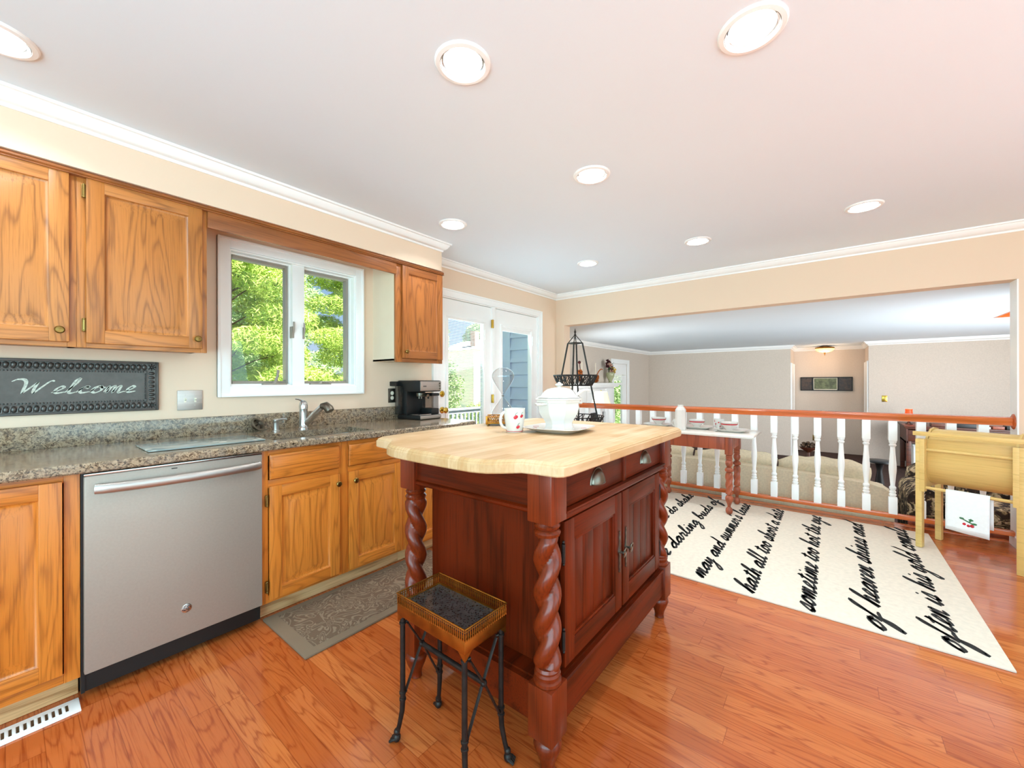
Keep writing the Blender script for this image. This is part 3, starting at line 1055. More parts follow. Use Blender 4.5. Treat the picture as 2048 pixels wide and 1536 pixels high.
def counter():
    m = M()
    pr = [(-.02, .876), (-.006, .876), (0, .882), (0, .905), (-.008, .914), (-.02, .914)]
    ya, yb = -.45, 2.31
    prof = [(WX, .876)] + [(CXF + a, b) for a, b in pr] + [(WX, .914)]
    # front strip, back strip and the two sides of the sink opening
    m.prism([(SK[3], .876)] + [(CXF + a, b) for a, b in pr] + [(SK[3], .914)], ya, yb, 'xz')
    m.box(WX, SK[2], ya, yb, .876, .914)
    m.box(SK[2], SK[3], ya, .88, .876, .914)
    m.box(SK[2], SK[3], 1.47, yb, .876, .914)
    return m


ct = thing('countertop', (-2.53, .93, .876), 'long speckled brown granite countertop along the window wall', 'countertop')
counter().build('slab', 'granite', ct, angle=25)
M().box(WX, WX + .02, -.45, 2.27, .914, 1.018, .002).build('backsplash', 'granite', ct)

sk = thing('sink', (-2.44, 1.17, .72), 'undermounted stainless steel sink bowl set in the granite countertop', 'sink')
m = M()
a, b, c, d = SK[2] - .01, SK[3] + .01, .87, 1.48
vs, fs = [], []
rings = [(0, .874, .06), (.004, .84, .06), (.012, .72, .05), (.04, .70, .04)]
nseg = 6
for ins, z, rad in rings:
    pts = []
    for (cx_, cy_, a0) in ((b - ins - rad, d - ins - rad, 0), (a + ins + rad, d - ins - rad, pi / 2), (a + ins + rad, c + ins + rad, pi), (b - ins - rad, c + ins + rad, 1.5 * pi)):
        for q in range(nseg):
            an = a0 + (pi / 2) * q / (nseg - 1)
            pts.append((cx_ + rad * cos(an), cy_ + rad * sin(an), z))
    vs += pts
k = nseg * 4
for i in range(len(rings) - 1):
    for j in range(k):
        fs.append((i * k + j, i * k + (j + 1) % k, (i + 1) * k + (j + 1) % k, (i + 1) * k + j))
fs.append(tuple((len(rings) - 1) * k + j for j in range(k)))
m.add(vs, fs)
m.build('bowl', 'steel', sk)
M().lathe([(.04, 0), (.045, .003), (.03, .002), (0, -.004)], (-2.44, 1.17, .701), 20).build('drain', 'chrome', sk)

f = thing('kitchen_faucet', (-2.725, 1.224, .914), 'satin chrome single lever faucet behind the sink', 'faucet')
m = M().lathe([(.033, 0), (.033, .006), (.028, .012), (.026, .03), (.024, .10), (.025, .125), (.0255, .128)], (-2.725, 1.224, .914), 20)
m.build('body', 'chrome', f)
m = M().lathe([(.0265, 0), (.027, .02), (.022, .042), (.012, .052), (0, .054)], (-2.725, 1.224, 1.044), 20)
m.tube([(-2.725, 1.224, 1.09), (-2.75, 1.205, 1.106), (-2.765, 1.192, 1.108)], [.012, .008, .006], 8, flat=.6)
m.build('lever', 'chrome', f)
sp = M().tube([(-2.72, 1.232, .945), (-2.69, 1.25, .975), (-2.645, 1.268, 1.02), (-2.60, 1.286, 1.058), (-2.575, 1.296, 1.066)], [.022, .0215, .020, .019, .018], 12).build('spout', 'chrome', f)
M().tube([(-2.60, 1.284, 1.062), (-2.572, 1.297, 1.066), (-2.548, 1.306, 1.045), (-2.540, 1.309, 1.032)], [.02, .027, .029, .027], 12).build('spray_head', 'pewter', sp)
s = thing('soap_dispenser', (-2.722, 1.055, .914), 'small steel soap dispenser pump left of the faucet', 'soap dispenser')
M().lathe([(.021, 0), (.021, .003), (.016, .006), (.016, .052), (.0165, .054)], (-2.722, 1.055, .914), 16).build('collar', 'steel', s)
m = M().lathe([(.014, 0), (.017, .004), (.017, .016), (.012, .022), (0, .023)], (-2.722, 1.055, .968), 16)
m.tube([(-2.722, 1.055, .981), (-2.69, 1.082, .990), (-2.672, 1.098, .988)], [.007, .006, .0055], 8)
m.build('pump_spout', 'steel', s)
t = Matrix.Rotation(radians(-62), 3, 'Y') @ Matrix.Rotation(.4, 3, 'X')
s = thing('sink_strainer', (-2.79, .975, .914), 'round metal sink strainer leaning on the granite backsplash', 'strainer')
R3 = Matrix.Rotation(radians(35), 3, 'Z') @ Matrix.Rotation(radians(58), 3, 'Y')
m = M().lathe([(.012, -.022), (.030, -.02), (.034, -.004), (.047, 0), (.047, .004), (.034, .005), (.028, -.012), (0, -.014)], (-2.785, .975, .957), 24, tilt=R3)
m.build('basket', 'pewter', s)
m = M().lathe([(.005, -.014), (.005, .008), (.010, .012), (.010, .018), (0, .02)], (-2.785, .975, .957), 12, tilt=R3)
m.build('knob', 'pewter', s)
bd = M()
cx_, cy_ = -2.46, .61
P4 = [(-2.545, .385), (-2.325, .383), (-2.305, .83), (-2.60, .862)]
P4 = [(-2.575, .388), (-2.33, .384), (-2.312, .838), (-2.607, .856)]
bd = M().box(-2.60, -2.315, .386, .848, .9155, .922, .003)
tag(bd.build('cutting_board', 'board'), 'frosted grey glass cutting board lying on the granite above the dishwasher', 'cutting board')

# dishwasher
d = thing('dishwasher', (-2.5, .49, 0), 'stainless steel dishwasher between oak base cabinets', 'dishwasher')
m = M().box(-2.80, DX - .03, .187, .797, .03, .868)
m.box(DX - .04, DX - .022, .1795, .19, .03, .872)
m.build('body', 'black', d, smooth=False)
m = M().box(DX - .03, DX, .1865, .7975, .106, .860, .006)
m.build('door', 'steel_panel', d)
m = M().box(DX - .03, DX - .004, .1865, .7975, .860, .8685, .002)
m.build('control_edge', 'chrome', d)
M().box(-2.40, -2.322, .181, .80, .002, .10, .003).build('kick_plate', 'black', d)
m = M()
vs = []
N_ = 24
pts, rr = [], []
for i in range(N_ + 1):
    s_ = i / N_
    y = .214 + s_ * (.780 - .214)
    bow = sin(pi * s_) ** .5 if 0 < s_ < 1 else 0
    pts.append((DX + .022 + .026 * bow, y, .811 - .003 * bow))
m.tube(pts, .0095, 14, flat=1.95)
hd = m
hd.box(DX - .002, DX + .026, .214, .236, .795, .828, .006)
hd.box(DX - .002, DX + .026, .758, .780, .795, .828, .006)
hd.build('handle', 'steel', d)
b = M().lathe([(.0185, 0), (.0185, .002), (.016, .003), (0, .003)], (DX, .495, .227), 28, axis='x').build('badge', 'chrome', d)
m = M()
for q in range(4):
    a0 = q * pi / 2
    m.tube([(DX + .0034, .495 + .0155 * cos(a0 + u * .26) * (1 - .10 * u), .227 + .0155 * sin(a0 + u * .26) * (1 - .10 * u)) for u in range(6)], .0009, 6)
# interlaced script G and E inside the ring
Gp = [(-.001, .006), (-.006, .009), (-.010, .003), (-.009, -.005), (-.004, -.008), (-.0005, -.003), (-.001, .001), (-.005, .0)]
Ep = [(.010, .007), (.006, .009), (.003, .005), (.006, .001), (.003, -.002), (.003, -.007), (.008, -.008), (.011, -.004)]
for L in (Gp, Ep):
    m.tube([(DX + .0036, .495 + u, .227 + v) for u, v in L], .0010, 6)
m.build('emblem', 'black', b)
M().box(DX - .0005, DX + .0008, .445, .465, .846, .850).build('indicator', 'black', d)
# ------------------------------------------------------------------ handwriting
STROKES = {
    'a': (1.1, [[(0, .1), (.25, .6), (.75, .95), (.35, .85), (.13, .35), (.35, .02), (.72, .5), (.85, .98), (.78, .25), (.92, .02), (1.1, .2)]]),
    'b': (1.0, [[(0, .1), (.4, 1.3), (.5, 2.1), (.3, 1.9), (.18, .6), (.3, .05), (.65, .2), (.65, .75), (.45, .8), (.75, .65), (1.0, .7)]]),
    'c': (.85, [[(0, .1), (.3, .7), (.65, .95), (.62, .7), (.45, .95), (.2, .5), (.35, .04), (.85, .2)]]),
    'd': (1.15, [[(0, .1), (.25, .6), (.7, .92), (.3, .78), (.12, .3), (.38, .02), (.75, .6), (1.0, 2.1), (.8, .6), (.85, .05), (1.15, .2)]]),
    'e': (.8, [[(0, .1), (.4, .45), (.6, .82), (.4, .98), (.18, .55), (.3, .05), (.8, .2)]]),
    'f': (.9, [[(0, .1), (.4, 1.2), (.65, 2.15), (.42, 2.0), (.3, .8), (.12, -.9), (.22, -1.25), (.42, -.7), (.4, .05), (.9, .25)]]),
    'g': (1.05, [[(0, .1), (.25, .6), (.7, .95), (.3, .85), (.12, .35), (.4, .05), (.75, .7), (.68, -.6), (.38, -1.15), (.2, -.8), (1.05, .25)]]),
    'h': (1.0, [[(0, .1), (.45, 1.5), (.5, 2.1), (.3, 1.7), (.2, 0), (.35, .6), (.65, .98), (.72, .6), (.7, .06), (1.0, .2)]]),
    'i': (.62, [[(0, .1), (.3, .98), (.25, .2), (.4, .02), (.62, .2)], [(.42, 1.45), (.5, 1.62)]]),
    'k': (.95, [[(0, .1), (.45, 1.5), (.5, 2.1), (.3, 1.7), (.2, 0), (.35, .6), (.65, .98), (.6, .6), (.35, .5), (.6, .3), (.7, .02), (.95, .2)]]),
    'l': (.68, [[(0, .1), (.45, 1.4), (.5, 2.1), (.3, 1.8), (.22, .3), (.4, .02), (.68, .2)]]),
    'm': (1.4, [[(0, .1), (.2, .98), (.2, .02), (.4, .85), (.6, .95), (.6, .02), (.8, .85), (1.0, .95), (1.0, .1), (1.15, .02), (1.4, .2)]]),
    'n': (1.02, [[(0, .1), (.2, .98), (.2, .02), (.45, .88), (.65, .95), (.65, .1), (.8, .02), (1.02, .2)]]),
    'o': (.95, [[(0, .1), (.3, .7), (.55, .98), (.25, .85), (.13, .3), (.4, .02), (.72, .4), (.6, .95), (.75, .78), (.95, .8)]]),
    'p': (.95, [[(0, .1), (.3, 1.05), (.12, -1.1), (.3, .5), (.6, .98), (.75, .5), (.5, .05), (.95, .2)]]),
    'r': (.85, [[(0, .1), (.25, 1.08), (.33, .85), (.62, .88), (.52, .2), (.66, .02), (.85, .2)]]),
    's': (.78, [[(0, .1), (.4, 1.08), (.55, .5), (.4, .04), (.12, .14), (.4, .08), (.78, .2)]]),
    't': (.75, [[(0, .1), (.4, 1.0), (.5, 1.65), (.32, .3), (.48, .02), (.75, .2)], [(.1, 1.22), (.78, 1.36)]]),
    'u': (1.08, [[(0, .1), (.25, .98), (.2, .2), (.4, .02), (.75, .98), (.7, .2), (.85, .02), (1.08, .2)]]),
    'v': (.9, [[(0, .1), (.2, .98), (.35, .04), (.65, .92), (.9, .78)]]),
    'w': (1.2, [[(0, .1), (.2, .98), (.25, .1), (.45, .05), (.6, .85), (.65, .1), (.85, .1), (1.0, .95), (1.2, .78)]]),
    'y': (1.0, [[(0, .1), (.2, .98), (.2, .3), (.4, .2), (.7, .98), (.62, -.6), (.36, -1.15), (.2, -.8), (1.0, .25)]]),
    'W': (2.0, [[(-.55, 1.65), (-.3, 1.95), (.1, 1.9), (.3, 1.3), (.35, 0.0)], [(.35, 0.0), (.75, 1.1), (.95, 1.6)], [(.95, 1.6), (.9, .7), (.98, 0.0)], [(.98, 0), (1.3, .95), (1.6, 1.7), (1.85, 1.75)]]),
    "'": (.3, [[(.25, 2.0), (.1, 1.5)]]),
    ' ': (.62, []),
}


def smooth_pts(P, n=5):
    out = []
    for i in range(len(P) - 1):
        p0 = P[max(i - 1, 0)]
        p1, p2 = P[i], P[i + 1]
        p3 = P[min(i + 2, len(P) - 1)]
        for k in range(n):
            t = k / n
            out.append(tuple(0.5 * ((2 * b) + (-a + c) * t + (2 * a - 5 * b + 4 * c - d) * t * t + (-a + 3 * b - 3 * c + d) * t ** 3) for a, b, c, d in zip(p0, p1, p2, p3)))
    out.append(P[-1])
    return out


def script_ribbons(text, unit, wide, slant, nib, thin):
    """Polyline strokes of a slanted hand, as closed ribbon outlines in text space."""
    x = 0.0
    ribs = []
    for ch in text:
        adv, sts = STROKES[ch]
        for s in sts:
            pts = [((x + px * wide + py * slant) * unit, py * unit) for px, py in s]
            pts = smooth_pts(pts)
            L, Rr = [], []
            for i, p in enumerate(pts):
                a = pts[max(i - 1, 0)]
                b = pts[min(i + 1, len(pts) - 1)]
                dx, dy = b[0] - a[0], b[1] - a[1]
                q = sqrt(dx * dx + dy * dy) or 1e-6
                dx, dy = dx / q, dy / q
                # broad nib held at 35 degrees
                w = thin + (nib - thin) * abs(dx * sin(.6) - dy * cos(.6)) ** 1.2
                end = min(i, len(pts) - 1 - i)
                w *= min(1.0, .45 + .3 * end)
                L.append((p[0] - dy * w / 2, p[1] + dx * w / 2))
                Rr.append((p[0] + dy * w / 2, p[1] - dx * w / 2))
            ribs.append((L, Rr))
        x += adv * wide
    return ribs, x * unit


def ribbon_mesh(m, ribs, fn, h):
    for L, R in ribs:
        n = len(L)
        vs = [fn(u, v, h) for u, v in L] + [fn(u, v, h) for u, v in R] + [fn(u, v, 0) for u, v in L] + [fn(u, v, 0) for u, v in R]
        fs = []
        for i in range(n - 1):
            fs.append((i, i + 1, n + i + 1, n + i))
            fs.append((i, 2 * n + i, 2 * n + i + 1, i + 1))
            fs.append((n + i, n + i + 1, 3 * n + i + 1, 3 * n + i))
        fs.append((0, n, 3 * n, 2 * n))
        fs.append((n - 1, 3 * n - 1, 4 * n - 1, 2 * n - 1))
        m.add(vs, fs)


# ------------------------------------------------------------------ things on the window wall
sg = thing('welcome_sign', (WX + .006, .224, 1.068), 'dark embossed tin sign reading Welcome in chalky script', 'sign')
sy0, sy1, sz0, sz1 = -.075, .518, 1.070, 1.328
m = M()
m.box(WX, WX + .008, sy0, sy1, sz0, sz1)
frame_yz(m, WX + .006, WX + .018, sy0, sy1, sz0, sz1, .011, .004)
frame_yz(m, WX + .006, WX + .013, sy0 + .046, sy1 - .046, sz0 + .046, sz1 - .046, .003, .001)
ny = 23
for k in range(ny):
    y = sy0 + .046 + (k + .5) * (sy1 - sy0 - .092) / ny
    for zc, sgn in ((sz1 - .028, 1), (sz0 + .028, -1)):
        m.ball((WX + .007, y, zc), .0100, 12, 10, sx=.95, sz=1.5)
        m.tube([(WX + .009, y - .0118, zc + sgn * .014), (WX + .010, y - .0112, zc), (WX + .009, y - .006, zc - sgn * .014), (WX + .009, y, zc - sgn * .0165), (WX + .009, y + .006, zc - sgn * .014), (WX + .010, y + .0112, zc), (WX + .009, y + .0118, zc + sgn * .014)], .0017, 5)
nb = 46
for k in range(nb):
    y = sy0 + .056 + (k + .5) * (sy1 - sy0 - .112) / nb
    for zc in (sz1 - .054, sz0 + .054):
        m.ball((WX + .008, y, zc), .0037, 8, 6)
for yb_, s_ in ((sy1 - .028, 1), (sy0 + .028, -1)):
    for k in range(7):
        z = sz0 + .05 + (k + .5) * (sz1 - sz0 - .10) / 7
        m.ball((WX + .007, yb_, z), .0088, 10, 8, sx=.95, sy=1.5, sz=.95)
    for k in range(16):
        z = sz0 + .06 + (k + .5) * (sz1 - sz0 - .12) / 16
        m.ball((WX + .008, yb_ - s_ * .026, z), .0037, 8, 6)
    for zc in (sz0 + .028, sz1 - .028):
        for q in range(8):
            a = q * pi / 4
            m.tube([(WX + .008, yb_ + .004 * cos(a), zc + .004 * sin(a)), (WX + .013, yb_ + .010 * cos(a), zc + .010 * sin(a)), (WX + .008, yb_ + .017 * cos(a), zc + .017 * sin(a))], .0026, 5)
m.build('plate', 'tin', sg)
ribs, wid = script_ribbons('Welcome', .0335, 1.35, .32, .012, .0035)
m = M()
ribbon_mesh(m, ribs, lambda u, v, h: (WX + .008 + h, .028 + u * (.395 / wid), 1.168 + v), .0012)
m.build('lettering', 'chalk', sg)

sw = thing('light_switch_plate', (WX + .003, .656, 1.118), 'brushed steel double light switch plate between sign and window', 'light switch')
m = M().box(WX, WX + .006, .598, .714, 1.062, 1.174, .003)
for y in (.633, .679):
    for z in (1.088, 1.148):
        m.lathe([(.003, 0), (.003, .0015), (0, .002)], (WX + .006, y, z), 8, axis='x')
m.build('plate', 'steel', sw)
for y in (.633, .679):
    m = M().box(WX + .004, WX + .008, y - .005, y + .005, 1.106, 1.130, .001)
    m.tube([(WX + .006, y, 1.118), (WX + .019, y, 1.127)], [.005, .0038], 8)
    m.build('toggle', 'ivory', sw)


def outlet(name, x, y, z, label, mat='pewter', dirn='x', w=.073, h=.118, grp=None):
    t = thing(name, (x, y, z), label, 'power outlet', grp)
    if dirn == 'x':
        M().box(x, x + .006, y - w / 2, y + w / 2, z - h / 2, z + h / 2, .003).build('plate', mat, t)
        for zz in (z - .02, z + .02):
            m = M().lathe([(.0165, 0), (.0165, .002), (.0155, .003), (0, .003)], (x + .005, y, zz), 18, axis='x', sx=1.0)
            m.build('socket', 'ivory', t)
    else:
        M().box(x - w / 2, x + w / 2, y - .006, y, z - h / 2, z + h / 2, .003).build('plate', mat, t)
        for zz in (z - .02, z + .02):
            M().box(x - .014, x + .014, y - .008, y - .005, zz - .012, zz + .012, .002).build('socket', 'ivory', t)
    return t


outlet('power_outlet', WX, 2.0, 1.108, 'dark metal power outlet with cream sockets left of the coffee maker')

# coffee maker, turned a little towards the camera
cm = thing('coffee_maker', (0, 0, 0), 'black and stainless espresso coffee maker at the end of the granite counter', 'coffee maker')
HW, D_ = .125, .26          # half width along local y, depth along local x (front at +x)
m = M()
m.box(-.108, .15, -HW, HW, .0, .036, .010)
m.box(-.108, .0, -HW + .004, HW - .03, .03, .24, .012)
m.box(-.108, .15, -HW, HW, .225, .318, .012)
m.build('body', 'black', cm)
M().box(.145, .156, -HW + .006, HW - .006, .234, .311, .004).build('front_panel', 'steel', cm)
M().box(.147, .156, -HW + .006, HW - .006, .006, .033, .003).build('drip_tray_front', 'steel', cm)
m = M()
for k in range(3):
    m.lathe([(.0075, 0), (.0075, .003), (.006, .005), (0, .005)], (.156, HW - .026, .250 + k * .022), 14, axis='x')
m.build('button_set', 'pewter', cm)
m = M()
for k in range(4):
    m.box(.1555, .1568, -HW + .034 + k * .009, -HW + .041 + k * .009, .268, .275)
    m.box(.1555, .1568, -HW + .036 + k * .009, -HW + .040 + k * .009, .262, .264)
m.build('badge', 'black', cm)
m = M()
m.box(-.106, -.035, -HW - .03, -HW - .002, .04, .275, .008)
m.build('water_tank', 'glass_smoke', cm)
m = M().box(-.16, -.08, -HW - .038, -HW + .01, .272, .31, .006)
m.build('tank_lid', 'black', cm)
m = M().box(.01, .13, .035, HW - .008, .04, .19, .01)
mt = m.build('milk_tank', 'glass_smoke', cm)
m = M().box(.005, .135, .032, HW - .004, .188, .212, .008)
m.tube([(.07, .045, .205), (.11, .02, .205), (.12, .0, .17)], .007, 8)
m.build('milk_lid', 'black', mt)
m = M().box(.005, .132, .03, HW - .006, .036, .085, .008)
m.build('milk_base', 'black', mt)
m = M().lathe([(.034, 0), (.036, .012), (.036, .028), (.03, .034)], (.07, -.04, .186), 18)
m.tube([(.09, -.04, .197), (.13, -.045, .20), (.165, -.05, .195)], [.010, .011, .012], 10)
m.lathe([(.006, 0), (.006, .02)], (.07, -.052, .168), 8)
m.lathe([(.006, 0), (.006, .02)], (.07, -.028, .168), 8)
m.build('portafilter', 'pewter', cm)
m = M()
for k in range(7):
    m.box(.03 + k * .016, .038 + k * .016, -HW + .02, .02, .036, .042)
m.build('drip_grate', 'chrome', cm)
place(cm, (-2.722, 2.158, .9145), radians(6))

# ------------------------------------------------------------------ floor register and kitchen mat
fv = thing('floor_register', (-2.25, .05, 0), 'white metal floor register in front of the left base cabinet', 'floor vent')
m = M().box(-2.275, -2.178, -.14, .176, 0.0005, .006, .003)
for k in range(16):
    m.box(-2.247, -2.206, -.117 + k * .0165, -.1095 + k * .0165, .005, .0085, .001)
m.build('frame', 'trim', fv)
m = M()
for k in range(17):
    m.box(-2.247, -2.206, -.125 + k * .0165, -.118 + k * .0165, .0055, .0066)
m.build('slot_row', 'pewter', fv)
mt_ = thing('kitchen_mat', (-2.05, 1.33, 0), 'brown embossed cushioned kitchen mat in front of the sink cabinet', 'mat')
m = M().box(-2.272, -1.803, .815, 1.90, .0005, .013, .006)
m.build('mat_border', 'mat_edge', mt_)
M().box(-2.232, -1.848, .875, 1.84, .012, .0145, .001).build('mat_field', 'mat', mt_)

# ------------------------------------------------------------------ kitchen island
isl = thing('kitchen_island', (-1.05, 1.58, 0), 'dark cherry kitchen island with butcher block top and twisted posts', 'kitchen island')
TZ = .98
# serpentine top: bowed ends, small ears at the corners
def top_outline(inset):
    xr, xl = -.600 - inset, -1.555 + inset
    yn, yf = .985 + inset, 2.195 - inset
    end = [(-.640, .990), (-.70, .985), (-.742, .978), (-.782, .937), (-.820, .905), (-.870, .889), (-.94, .886), (-1.08, .884), (-1.21, .886), (-1.285, .892), (-1.335, .910), (-1.372, .940), (-1.412, .978), (-1.455, .987), (-1.515, .992)]
    near = [(max(xl + .03, min(xr - .03, x)), y + inset) for x, y in end]
    pts = []
    pts += [(xr, yn + .05), (xr - .006, yn + .022), (xr - .02, yn + .008)]
    pts += near
    pts += [(xl + .02, yn + .010), (xl + .006, yn + .024), (xl, yn + .05)]
    pts += [(xl - .02, 1.3), (xl - .03, 1.6), (xl - .02, 1.9)]
    pts += [(xl, yf - .05), (xl + .006, yf - .022), (xl + .022, yf - .006), (xl + .05, yf)]
    pts += [(xr - .05, yf), (xr - .022, yf - .006), (xr - .006, yf - .022), (xr, yf - .05)]
    return pts
m = M()
rings = [(0.004, .938), (0, .942), (0, .966), (.004, .970), (.004, .973), (.010, .977), (.014, TZ)]
vs, fs = [], []
k = None
for ins, z in rings:
    o = top_outline(ins)
    k = len(o)
    vs += [(x, y, z) for x, y in o]
for i in range(len(rings) - 1):
    for j in range(k):
        fs.append((i * k + j, i * k + (j + 1) % k, (i + 1) * k + (j + 1) % k, (i + 1) * k + j))
fs.append(tuple(range(k - 1, -1, -1)))
fs.append(tuple((len(rings) - 1) * k + j for j in range(k)))
m.add(vs, fs)
m.build('butcher_block_top', 'butcher', isl, angle=30)

PXR, PXL, PYN, PYF = -.700, -1.350, 1.060, 2.110
HB = .045


def post(px, py, hand, nm='corner_post'):
    m = M()
    m.box(px - HB, px + HB, py - HB, py + HB, .782, .939, .004)
    # pyramid-cut bottom of the top block and turned rings
    m.lathe([(.030, .735), (.040, .738), (.043, .748), (.038, .755), (.033, .758), (.040, .764), (.042, .770), (.036, .776), (.034, .79)], (px, py, 0), 24)
    # barley twist
    z0, z1 = .318, .742
    nz, na = 96, 24
    vs, fs = [], []
    for i in range(nz + 1):
        t = i / nz
        z = z0 + (z1 - z0) * t
        ph = hand * 2 * pi * (z - z0) / .215
        taper = min(1.0, .55 + t * 9, .55 + (1 - t) * 9)
        o, R = .0168 * taper, .0282
        for j in range(na):
            a = 2 * pi * j / na
            c = abs(cos(a - ph))
            r = o * c + sqrt(max(R * R - (o * sin(a - ph)) ** 2, 1e-8))
            vs.append((px + r * cos(a), py + r * sin(a), z))
    for i in range(nz):
        for j in range(na):
            fs.append((i * na + j, i * na + (j + 1) % na, (i + 1) * na + (j + 1) % na, (i + 1) * na + j))
    m.add(vs, fs)
    m.lathe([(.036, .272), (.044, .280), (.044, .290), (.038, .294), (.040, .300), (.042, .308), (.037, .314), (.040, .322), (.036, .330)], (px, py, 0), 24)
    m.box(px - HB, px + HB, py - HB, py + HB, .112, .278, .004)
    o = m.build(nm, 'cherry_post', isl)
    f = M().lathe([(.020, 0), (.024, .004), (.022, .016), (.026, .034), (.038, .062), (.045, .084), (.043, .098), (.034, .108), (.026, .113)], (px, py, 0), 24)
    f.build('bun_foot', 'cherry_post', o)
    return o


post(PXR, PYN, 1)
post(PXL, PYN, -1)
post(PXR, PYF, -1)
post(PXL, PYF, 1)
BX0, BX1, BY0, BY1 = -1.315, -.70, 1.118, 2.062
m = M()
m.box(BX0, BX1, BY0, BY1, .27, .80)
m.build('cabinet_body', 'cherry_z', isl, smooth=False)
# aprons under the top at the four sides
m = M()
m.box(PXL + HB, PXR - HB, PYN - .028, PYN + .02, .815, .939)
m.box(PXL + HB, PXR - HB, PYF - .02, PYF + .028, .815, .939)
m.box(PXL - .028, PXL + .02, PYN + HB, PYF - HB, .815, .939)
m.build('end_apron', 'cherry_x', isl, smooth=False)
MLD = [(0, 0), (.006, .002), (.010, .008), (.006, .014), (.010, .018), (0, .022)]
m = M()
m.sweep(MLD, [(PXL + HB, PYN - .028, .803), (PXR - HB, PYN - .028, .803)])
m.box(PXL + HB, PXR - HB, PYN - .028, PYN + .02, .803, .816)
m.build('end_moulding', 'cherry_x', isl)
XF = -.668
m = M()
m.box(XF - .05, XF - .014, PYN + HB, PYF - HB, .785, .939)
m.box(XF - .03, XF, PYN + HB, PYN + HB + .014, .80, .939, .002)
m.box(XF - .03, XF, PYF - HB - .014, PYF - HB, .80, .939, .002)
m.box(XF - .03, XF, 1.583, 1.607, .80, .939, .002)
m.box(XF - .03, XF, PYN + HB, PYF - HB, .925, .939)
m.build('drawer_frame', 'cherry_z', isl)
m = M().sweep([(0, 0), (.010, .0), (.014, .008), (.010, .016), (.018, .022), (.018, .028), (0, .030)], [(XF - .004, PYN + HB, .778), (XF - .004, PYF - HB, .778)])
m.box(XF - .05, XF - .003, PYN + HB, PYF - HB, .778, .806)
m.build('drawer_moulding', 'cherry_y', isl)
for ya, yb in ((1.121, 1.581), (1.609, 2.049)):
    dr = M().box(XF - .03, XF - .006, ya, yb, .810, .924, .003).build('drawer', 'cherry_y', isl)
    yc, zc = (ya + yb) / 2, .872
    m = M()
    vs, fs = [], []
    NU, NV = 20, 8
    for i in range(NV + 1):
        ph = pi / 2 * i / NV
        for j in range(NU + 1):
            a = pi * j / NU
            vs.append((XF - .006 + .027 * cos(ph), yc + .046 * sin(ph) * cos(a), zc - .024 + .050 * sin(ph) * sin(a)))
    for i in range(NV):
        for j in range(NU):
            fs.append((i * (NU + 1) + j, i * (NU + 1) + j + 1, (i + 1) * (NU + 1) + j + 1, (i + 1) * (NU + 1) + j))
    m.add(vs, fs)
    m.tube([(XF - .005, yc + .050 * cos(pi * j / 20), zc - .024 + .054 * sin(pi * j / 20)) for j in range(21)], .0036, 6)
    m.tube([(XF - .006 + .027 * cos(q), yc + .046 * sin(q), zc - .024) for q in [-pi / 2 + pi * j / 16 for j in range(17)]], .0022, 6)
    m.build('cup_pull', 'pewter', dr)


def panel_door(ya, yb, za, zb, hx):
    m = M()
    fr = .062
    x = XF - .006
    m.k = 0
    m.box(x - .02, x, ya, ya + fr, za, zb, .002)
    m.box(x - .02, x, yb - fr, yb, za, zb, .002)
    m.k = 1
    m.box(x - .02, x - .0005, ya + fr, yb - fr, za, za + fr + .01, .002)
    m.box(x - .02, x - .0005, ya + fr, yb - fr, zb - fr - .01, zb, .002)
    m.k = 0
    a, b, c, d = ya + fr, yb - fr, za + fr + .01, zb - fr - .01
    n = 4
    for q in range(n):
        y_a = a + (b - a) * q / n
        y_b = a + (b - a) * (q + 1) / n
        m.box(x - .018, x - .013, y_a + .0007, y_b - .0007, c, d, .001)
    m.box(x - .019, x - .0155, a, b, c, d)
    for w_, dd_ in ((.012, .004), (.006, .007)):
        frame_yz(m, x - .015, x - dd_, a - .002, b + .002, c - .002, d + .002, w_, .001)
    o = m.build('door', ['cherry_z', 'cherry_y'], isl)
    for z in (za + .09, zb - .10):
        h_ = M().tube([(x - .002, hx, z - .03), (x - .002, hx, z + .03)], .006, 8)
        h_.ball((x - .002, hx, z - .036), .005, 8, 6)
        h_.ball((x - .002, hx, z + .036), .005, 8, 6)
        h_.build('hinge', 'iron', o)
    return o


dA = panel_door(1.124, 1.574, .292, .764, 1.119)
dB = panel_door(1.588, 2.038, .292, .764, 2.043)
for dd_, yk, zk in ((dA, 1.548, .528), (dB, 1.614, .528)):
    m = M()
    x = XF - .006
    pr = [(0.0, -.085), (.004, -.08), (.002, -.07), (.006, -.06), (.003, -.045), (.0055, -.03), (.0045, -.015), (.010, -.004), (.010, .004), (.0045, .015), (.0055, .03), (.003, .045), (.006, .06), (.002, .07), (.004, .08), (0, .085)]
    pl = [(yk + a, zk + b) for a, b in pr] + [(yk - a, zk + b) for a, b in reversed(pr)]
    m.prism(pl, x, x + .004, 'yz')
    m.lathe([(.005, 0), (.005, .012), (.009, .016), (.009, .022), (0, .025)], (x + .003, yk, zk), 12, axis='x')
    m.tube([(x + .020 + .004 * sin(q), yk + .013 + .015 * cos(q), zk - .003 + .019 * sin(q)) for q in [2 * pi * i / 16 for i in range(16)]], .0034, 6, closed=True)
    m.build('ring_pull', 'pewter', dd_)
